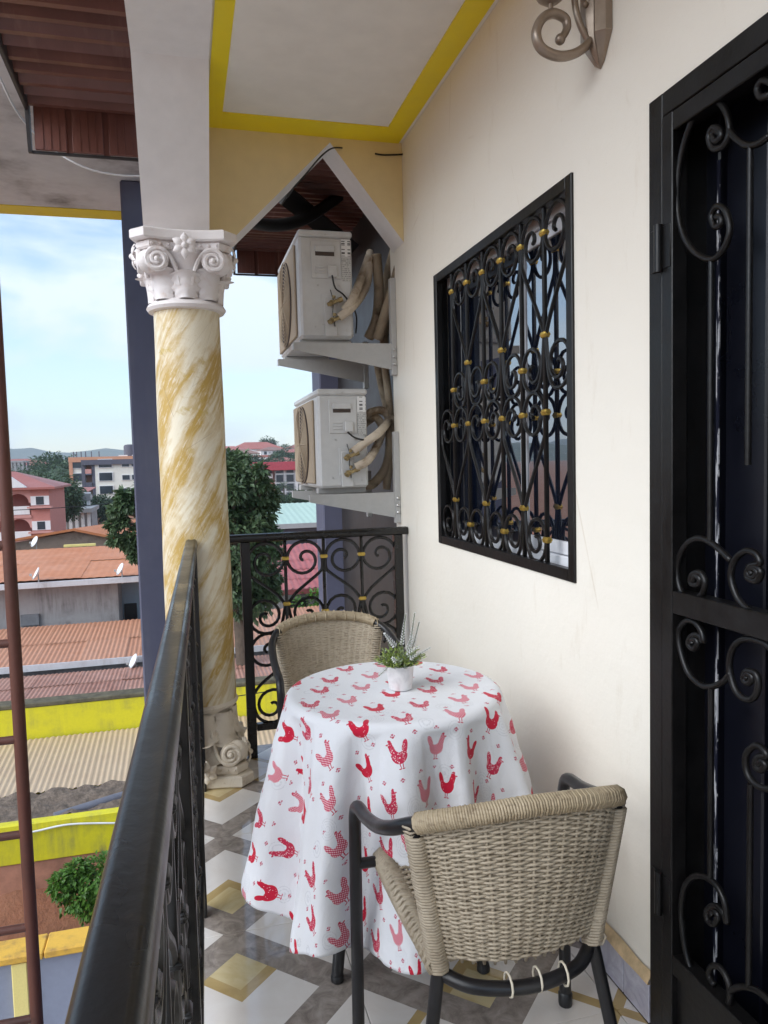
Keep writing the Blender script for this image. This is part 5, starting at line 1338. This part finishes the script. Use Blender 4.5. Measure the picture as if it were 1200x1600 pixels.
# cream apartment block with slate balconies
D = 145; xa, xb, xc = at(112,760,'Y',D).x, at(134,760,'Y',D).x, at(150,760,'Y',D).x; xe = at(245,760,'Y',D).x
zt_ = at(130,722,'Y',D).z; zb_ = at(130,805,'Y',D).z; H_ = zt_-zb_
ap = thing('apartment_block', 'cream four storey apartment block with orange edges and slate balconies', 'building', (xa,D,zb_))
MB().box((xa,D,zb_-3), (xb-.002,D+14,zt_)).build('wall', M['cream'], ap); MB().box((xc+.002,D-.4,zb_-3), (xe,D+14,zt_-.3)).build('wall', M['cream'], ap); MB().box((xb,D+1.6,zb_-3), (xc,D+14,zt_)).build('recess_wall', M['orangetrim'], ap)
MB().box((xa-.3,D-.3,zt_+.002), (xe,D+14,zt_+.9)).build('parapet', M['orangetrim'], ap)
MB().box((xb-.5,D-.9,zt_-.55), (xe+.2,D-.41,zt_+.35)).build('cornice', M['slate'], ap)
for x in (xb-.25,xc-.25): MB().box((x-.3,D-.38,zb_-3), (x+.3,D+.2,zt_-.56)).build('pilaster', M['slate'], ap)
MB().box((xa-.25,D-.25,zb_-3), (xa+.35,D-.002,zt_)).build('edge_trim', M['orangetrim'], ap)
for k in range(4):
    z = zb_+H_*(k+.0)/4
    MB().box((xb+.1,D-.6,z+.05), (xc-.6,D+1.59,z+.3)).build('balcony_floor', M['slate'], ap); MB().box((xb+.1,D-.62,z+.3), (xc-.6,D-.5,z+1.1)).build('balcony_rail', M['pinkdark'] if k % 2 else M['slate'], ap)
    MB().box((xa+.36,D-.12,z-.1), (xb-.56,D-.002,z+.12)).build('band', M['orangetrim'], ap)
    for x in [(xa+xb)/2-.1]+[xc+1.8+q for q in (0,)] + [at(197,740,'Y',D).x, at(212,740,'Y',D).x]:
        yy = D if x < xb else D-.4; hh = 1.0 if x < xc+3 else .6
        f_ = MB().box((x-1.25 if hh > .8 else x-.75,yy-.14,z+1.35-hh*.1), (x+1.25 if hh > .8 else x+.75,yy-.003,z+1.35+1.3*hh+.2)).build('window', M['whitew'], ap)
        MB().box((x-1.1 if hh > .8 else x-.62,yy-.18,z+1.45-hh*.1), (x+1.1 if hh > .8 else x+.62,yy-.141,z+1.35+1.3*hh+.1)).build('pane', M['pane_dark'], f_)
a_ = at(203,706,'Y',D+5); MB().lathe([(1.1,0),(1.1,2.2),(.9,2.5),(.4,2.6)], 14, (a_.x,D+5,a_.z-1.2)).build('water_tank', M['slate'], ap, True, 40)
MB().box((at(185,710,'Y',D+4).x,D+4,zt_+.91), (xe,D+9,at(190,711,'Y',D+4).z)).build('roof_house', M['whitew'], ap)
for px in (115,120,127,134,143,155): a_ = at(px,716,'Y',D+1); MB().tube([(a_.x,D+1,zt_+.9),(a_.x,D+1,zt_+1.9)], .09, 5).build('starter_bar', M['slate'], ap)
# white block with red roof, right of the tree
D = 135; xa, xb = at(392,750,'Y',D).x, at(478,750,'Y',D).x; zt_ = at(430,735,'Y',D).z; zb_ = at(430,790,'Y',D).z; H_ = zt_-zb_
rb = thing('red_top_block', 'white and red apartment block with red roof edge beside the air conditioner', 'building', (xa,D,zb_))
xm = at(430,750,'Y',D).x
MB().box((xm,D-1,zb_-3), (xb,D+12,zt_)).build('wall', M['whitew'], rb); MB().box((xa,D+1,zb_-3), (xm-.002,D+12,zt_)).build('side_wall', M['pinkdark'], rb)
MB().box((xa-1,D-1.8,zt_+.002), (xb+.6,D+13,zt_+1.5), .05).build('roof', simple('crimson_fascia', (.42,.06,.08), .6), rb)
MB().box((xb-1.6,D-1.3,zb_-3), (xb-.5,D-1.002,zt_)).build('stair_strip', M['slate'], rb)
for k in range(4):
    z = zb_+H_*k/4
    for x in (at(436,750,'Y',D).x, at(452,750,'Y',D).x):
        f_ = MB().box((x-.8,D-1.12,z+1.0), (x+.8,D-1.002,z+2.4)).build('window', M['greytin'], rb); MB().box((x-.6,D-1.16,z+1.1), (x+.6,D-1.121,z+2.3)).build('pane', M['pane_dark'], f_)
    for x in (at(401,750,'Y',D).x, at(412,750,'Y',D).x, at(422,750,'Y',D).x):
        MB().box((x-.5,D-.1,z+.2), (x+.5,D+.998,z+1.0)).build('balcony', M['whitew'] if k % 2 else M['redroof'], rb); MB().box((x-.45,D+.9,z+1.0), (x+.45,D+.995,z+2.5)).build('doorway', M['pane_dark'], rb)
# concrete skeleton
D = 230; xa, xb = at(4,735,'Y',D).x, at(37,735,'Y',D).x; zt_ = at(20,720,'Y',D).z; zb_ = -8
ks = thing('concrete_skeleton', 'unfinished grey concrete frame building far off above the pink villa', 'building', (xa,D,zb_))
for k in range(5): MB().box((xa,D,zb_+(zt_-zb_)*(k+1)/5-.5), (xb,D+9,zb_+(zt_-zb_)*(k+1)/5)).build('floor_slab', M['greytin'], ks)
for k in range(6):
    x = xa+(xb-xa-.6)*k/5
    for yy in (D+.1,D+8.3): MB().box((x,yy,zb_-1), (x+.6,yy+.6,zt_-.5)).build('pillar', M['greytin'], ks)
# colonnaded grey roofed row
D = 95; a_, c_ = at(78,803,'Y',D), at(140,803,'Y',D)
rw = thing('colonnade_house', 'low grey roofed row house with white columns below the apartment block', 'house', (a_.x,D,GZ))
MB().box((a_.x,D+2,GZ-.3), (c_.x,D+8,a_.z)).build('wall', M['concrete'], rw); MB().box((a_.x-.3,D-.6,a_.z+.01), (c_.x+.3,D+8,a_.z+.5)).build('roof', M['greytin'], rw)
for k in range(7): x = a_.x+(c_.x-a_.x-.3)*k/6; MB().box((x,D,GZ-.3), (x+.35,D+.35,a_.z)).build('column', M['whitew'], rw)

# scattered houses between and on the hillside
grp = 'small houses among the trees further off'
rh_ = random.Random(21)
HL = [  # px, py of wall top, D, w, d, h, wall, roof, kind
 (95,775,120,7,7,5,'whitew','redroof','mono'),(108,782,105,5,6,4,'whitew','greytin','flat'),(70,757,180,12,9,5,'cream','brownroof','hip'),(95,745,260,16,9,6,'whitew','redroof','hip'),
 (50,742,320,14,10,7,'whitew','brownroof','hip'),(75,730,520,40,12,8,'whitew','greytin','flat'),(40,727,600,34,12,9,'whitew','redroof','hip'),(100,731,560,26,12,7,'whitew','redroof','hip'),
 (355,742,250,14,10,7,'whitew','greytin','mono'),(372,752,190,11,8,5,'whitew','redroof','hip'),
 (356,706,330,17,10,6,'whitew','redroof','hip'),(380,709,320,13,9,7,'cream','brownroof','hip'),(400,702,360,24,11,6,'whitew','redroof','hip'),(407,715,300,15,9,6,'whitew','redroof','flat'),(424,704,350,12,9,5,'whitew','brownroof','hip'),(460,708,300,12,9,6,'whitew','redroof','hip'),(474,700,360,16,9,6,'whitew','redroof','hip'),(348,717,280,9,9,6,'cream','brownroof','hip'),(440,722,260,12,9,6,'whitew','redroof','hip'),
 (20,764,150,10,9,6,'cream','brownroof','hip'),(60,770,140,9,8,5,'whitew','redroof','hip'),(150,765,250,14,9,6,'whitew','brownroof','hip')]
HOUSES = [(45,790,72,'pink villa'),(150,760,145,'cream apartment block'),(435,755,135,'white and red apartment block'),(20,730,230,'concrete frame building'),(105,803,95,'white columned row house'),(455,800,58,'pale green hall roof')]
COLW = {'whitew':'white','cream':'cream'}; COLR = {'redroof':'red hipped roof','brownroof':'brown hipped roof','greytin':'grey roof'}
for i, (px,py,D,w_,d_,h_,wl,rf,kd) in enumerate(HL):
    p = at(px,py,'Y',D); far = 'on the far hillside' if D >= 250 and px > 300 else ('on the plain near the horizon' if D >= 250 else 'among the trees behind the roofs')
    rf_t = ('flat red edged roof' if rf == 'redroof' else 'flat grey roof') if kd == 'flat' else (('sloping red roof' if rf == 'redroof' else 'sloping grey roof') if kd == 'mono' else COLR[rf])
    szw = 'wide ' if w_ >= 20 else ('narrow ' if w_ <= 9 else '')
    HOUSES.append((px,py,D,'%s%s house with %s' % (szw, COLW[wl], rf_t)))
    boxhouse('small_house', '%s%s house with %s %s' % (szw, COLW[wl], rf_t, far), (p.x,D), w_, d_, max(h_,3.), M[wl], M[rf], rh_.uniform(-.25,.25), kd, grp, (3,2), None if kd != 'flat' else .9, z0=p.z-h_)
# trees further off: a few prototypes copied
protos = []
for k in range(3):
    r2 = random.Random(40+k); lb = [(r2.uniform(-1.6,1.6),r2.uniform(-1.6,1.6),r2.uniform(3.6,6.2),r2.uniform(1.3,2.2),.8) for _ in range(8)]
    t = limb_tree('distant_tree', '', (0,0,0), lb, .22, 2300, .5, M['leaf_mid'], r2); protos.append(t)
def palm():
    t = thing('palm_tree', '', 'palm tree', (0,0,0)); MB().tube([(0,0,-.5),(.1,0,3),(.25,.1,6.5)], [.2,.16,.14], 8).build('trunk', M['bark'], t, True, 180)
    r2 = random.Random(3); mb = MB()
    for k in range(22):
        a = r2.uniform(0,2*pi); el = r2.uniform(-.2,1.25); L_ = r2.uniform(2.2,3.2); d = Vector((cos(a)*cos(el),sin(a)*cos(el),sin(el))); c = Vector((.25,.1,6.5)); sd = Vector((-sin(a),cos(a),0)); prev = c
        for q in range(1,9):
            tt = q/8; p = c+d*L_*tt-Vector((0,0,1.5*tt*tt))
            for sg in (-1,1): leaf_blade(mb, p, sd*sg+d*.5-Vector((0,0,.45)), .75*(1-.5*tt), .10)
            mb.tube([prev,p], .02, 3, cap=False); prev = p
    mb.build('crown', M['leaf_mid'], t); return t
pal = palm()
TL = [(72,768,90,1.0),(58,775,100,.9),(88,772,100,1.0),(104,770,115,1.1),(98,748,180,2.0),(88,735,210,2.3),(103,738,200,2.0),(45,760,140,1.2),(64,752,170,1.4),(76,750,180,1.5),(30,755,170,1.2),(54,748,230,1.6),(18,750,190,1.4),(112,775,130,1.0),(82,790,88,.6),(90,784,90,.7),
 (352,712,300,1.6),(365,715,290,1.6),(345,725,260,1.5),(375,722,260,1.5),(390,722,240,1.4),(412,726,240,1.2),(425,722,250,1.5),(440,716,280,1.6),(455,718,280,1.7),(468,716,290,1.6),(420,696,400,1.8),(414,695,400,2.0),(448,704,370,1.6),(470,725,230,1.4),(352,738,220,1.4),(360,748,180,1.2),(380,762,150,1.0),(476,775,110,.8),(440,782,105,.5),(460,782,108,.5),(410,783,105,.6),(395,775,120,.8),(350,765,140,1.1),(368,775,120,.9),(486,735,210,1.3),
 (10,772,110,.9),(150,775,170,1.2),(165,790,120,.9),(140,790,125,.8)]
for i, (px,py,D,sc) in enumerate(TL):
    src = protos[i % 3]; o = src if i < 3 else copy_tree(src); p = at(px,py,'Y',D)
    o.location = (p.x,D,p.z-5.0*sc); o.scale = (sc,sc,sc*.95); o.rotation_euler = (0,0,i*1.7)
    best = min(HOUSES, key=lambda h: (h[0]-px)**2+((h[1]-py)*1.3)**2+((h[2]-D)*.06)**2)
    rel = 'behind' if D > best[2]*1.12 else ('in front of' if D < best[2]*.88 else 'beside')
    lb_ = '%s %s the %s' % ('tall leafy tree' if sc*5.6 > 8 else ('low leafy tree' if sc < .75 else 'leafy tree'), rel, best[3])
    tag(o, lb_, 'tree', 'leafy trees further off')
for i, (px,py,D,sc) in enumerate([(74,762,120,1.1),(98,752,150,1.7),(106,748,160,1.7),(62,765,125,.9),(88,760,140,1.2),(452,702,340,1.5),(444,762,115,.7)]):
    o = pal if i == 0 else copy_tree(pal); p = at(px,py,'Y',D); o.location = (p.x,D,p.z-6.3*sc); o.scale = (sc,)*3; o.rotation_euler = (0,0,i*1.3)
    tag(o, 'feathery palm tree left of the cream apartment block' if px < 300 else 'feathery palm tree near the white and red apartment block' if D < 200 else 'feathery palm tree on the far hillside', 'palm tree', 'palm trees further off')

# ------------------------------------------------------------------ haze
hz = MB().box((-3400,-3400,-14), (3400,3400,190)).build('haze', None); tag(hz, kind='stuff')
hmt = bpy.data.materials.new('haze_air'); hmt.use_nodes = True; hn = hmt.node_tree; hn.nodes.clear()
ho = hn.nodes.new('ShaderNodeOutputMaterial'); hv = hn.nodes.new('ShaderNodeVolumePrincipled'); hv.inputs['Color'].default_value = (.80,.89,1,1); hv.inputs['Density'].default_value = .00028; hv.inputs['Anisotropy'].default_value = .1
hn.links.new(hv.outputs[0], ho.inputs['Volume']); hz.data.materials.append(hmt)

# overhead wires
for i, (a_, b_, lb_) in enumerate(((at(345,1092,'Y',16),at(640,1010,'Y',20),'thin dark wire sagging over the rusty roofs behind the end railing'),(at(-40,800,'Y',60),at(260,775,'Y',70),'thin dark wire strung in front of the cream apartment block'))):
    m_ = (a_+b_)/2-Vector((0,0,.25)); tag(MB().tube(catmull([a_,m_,b_],10), .012+.018*i, 5).build('overhead_wire', M['cable_b'], None, True, 180), lb_, 'wire')
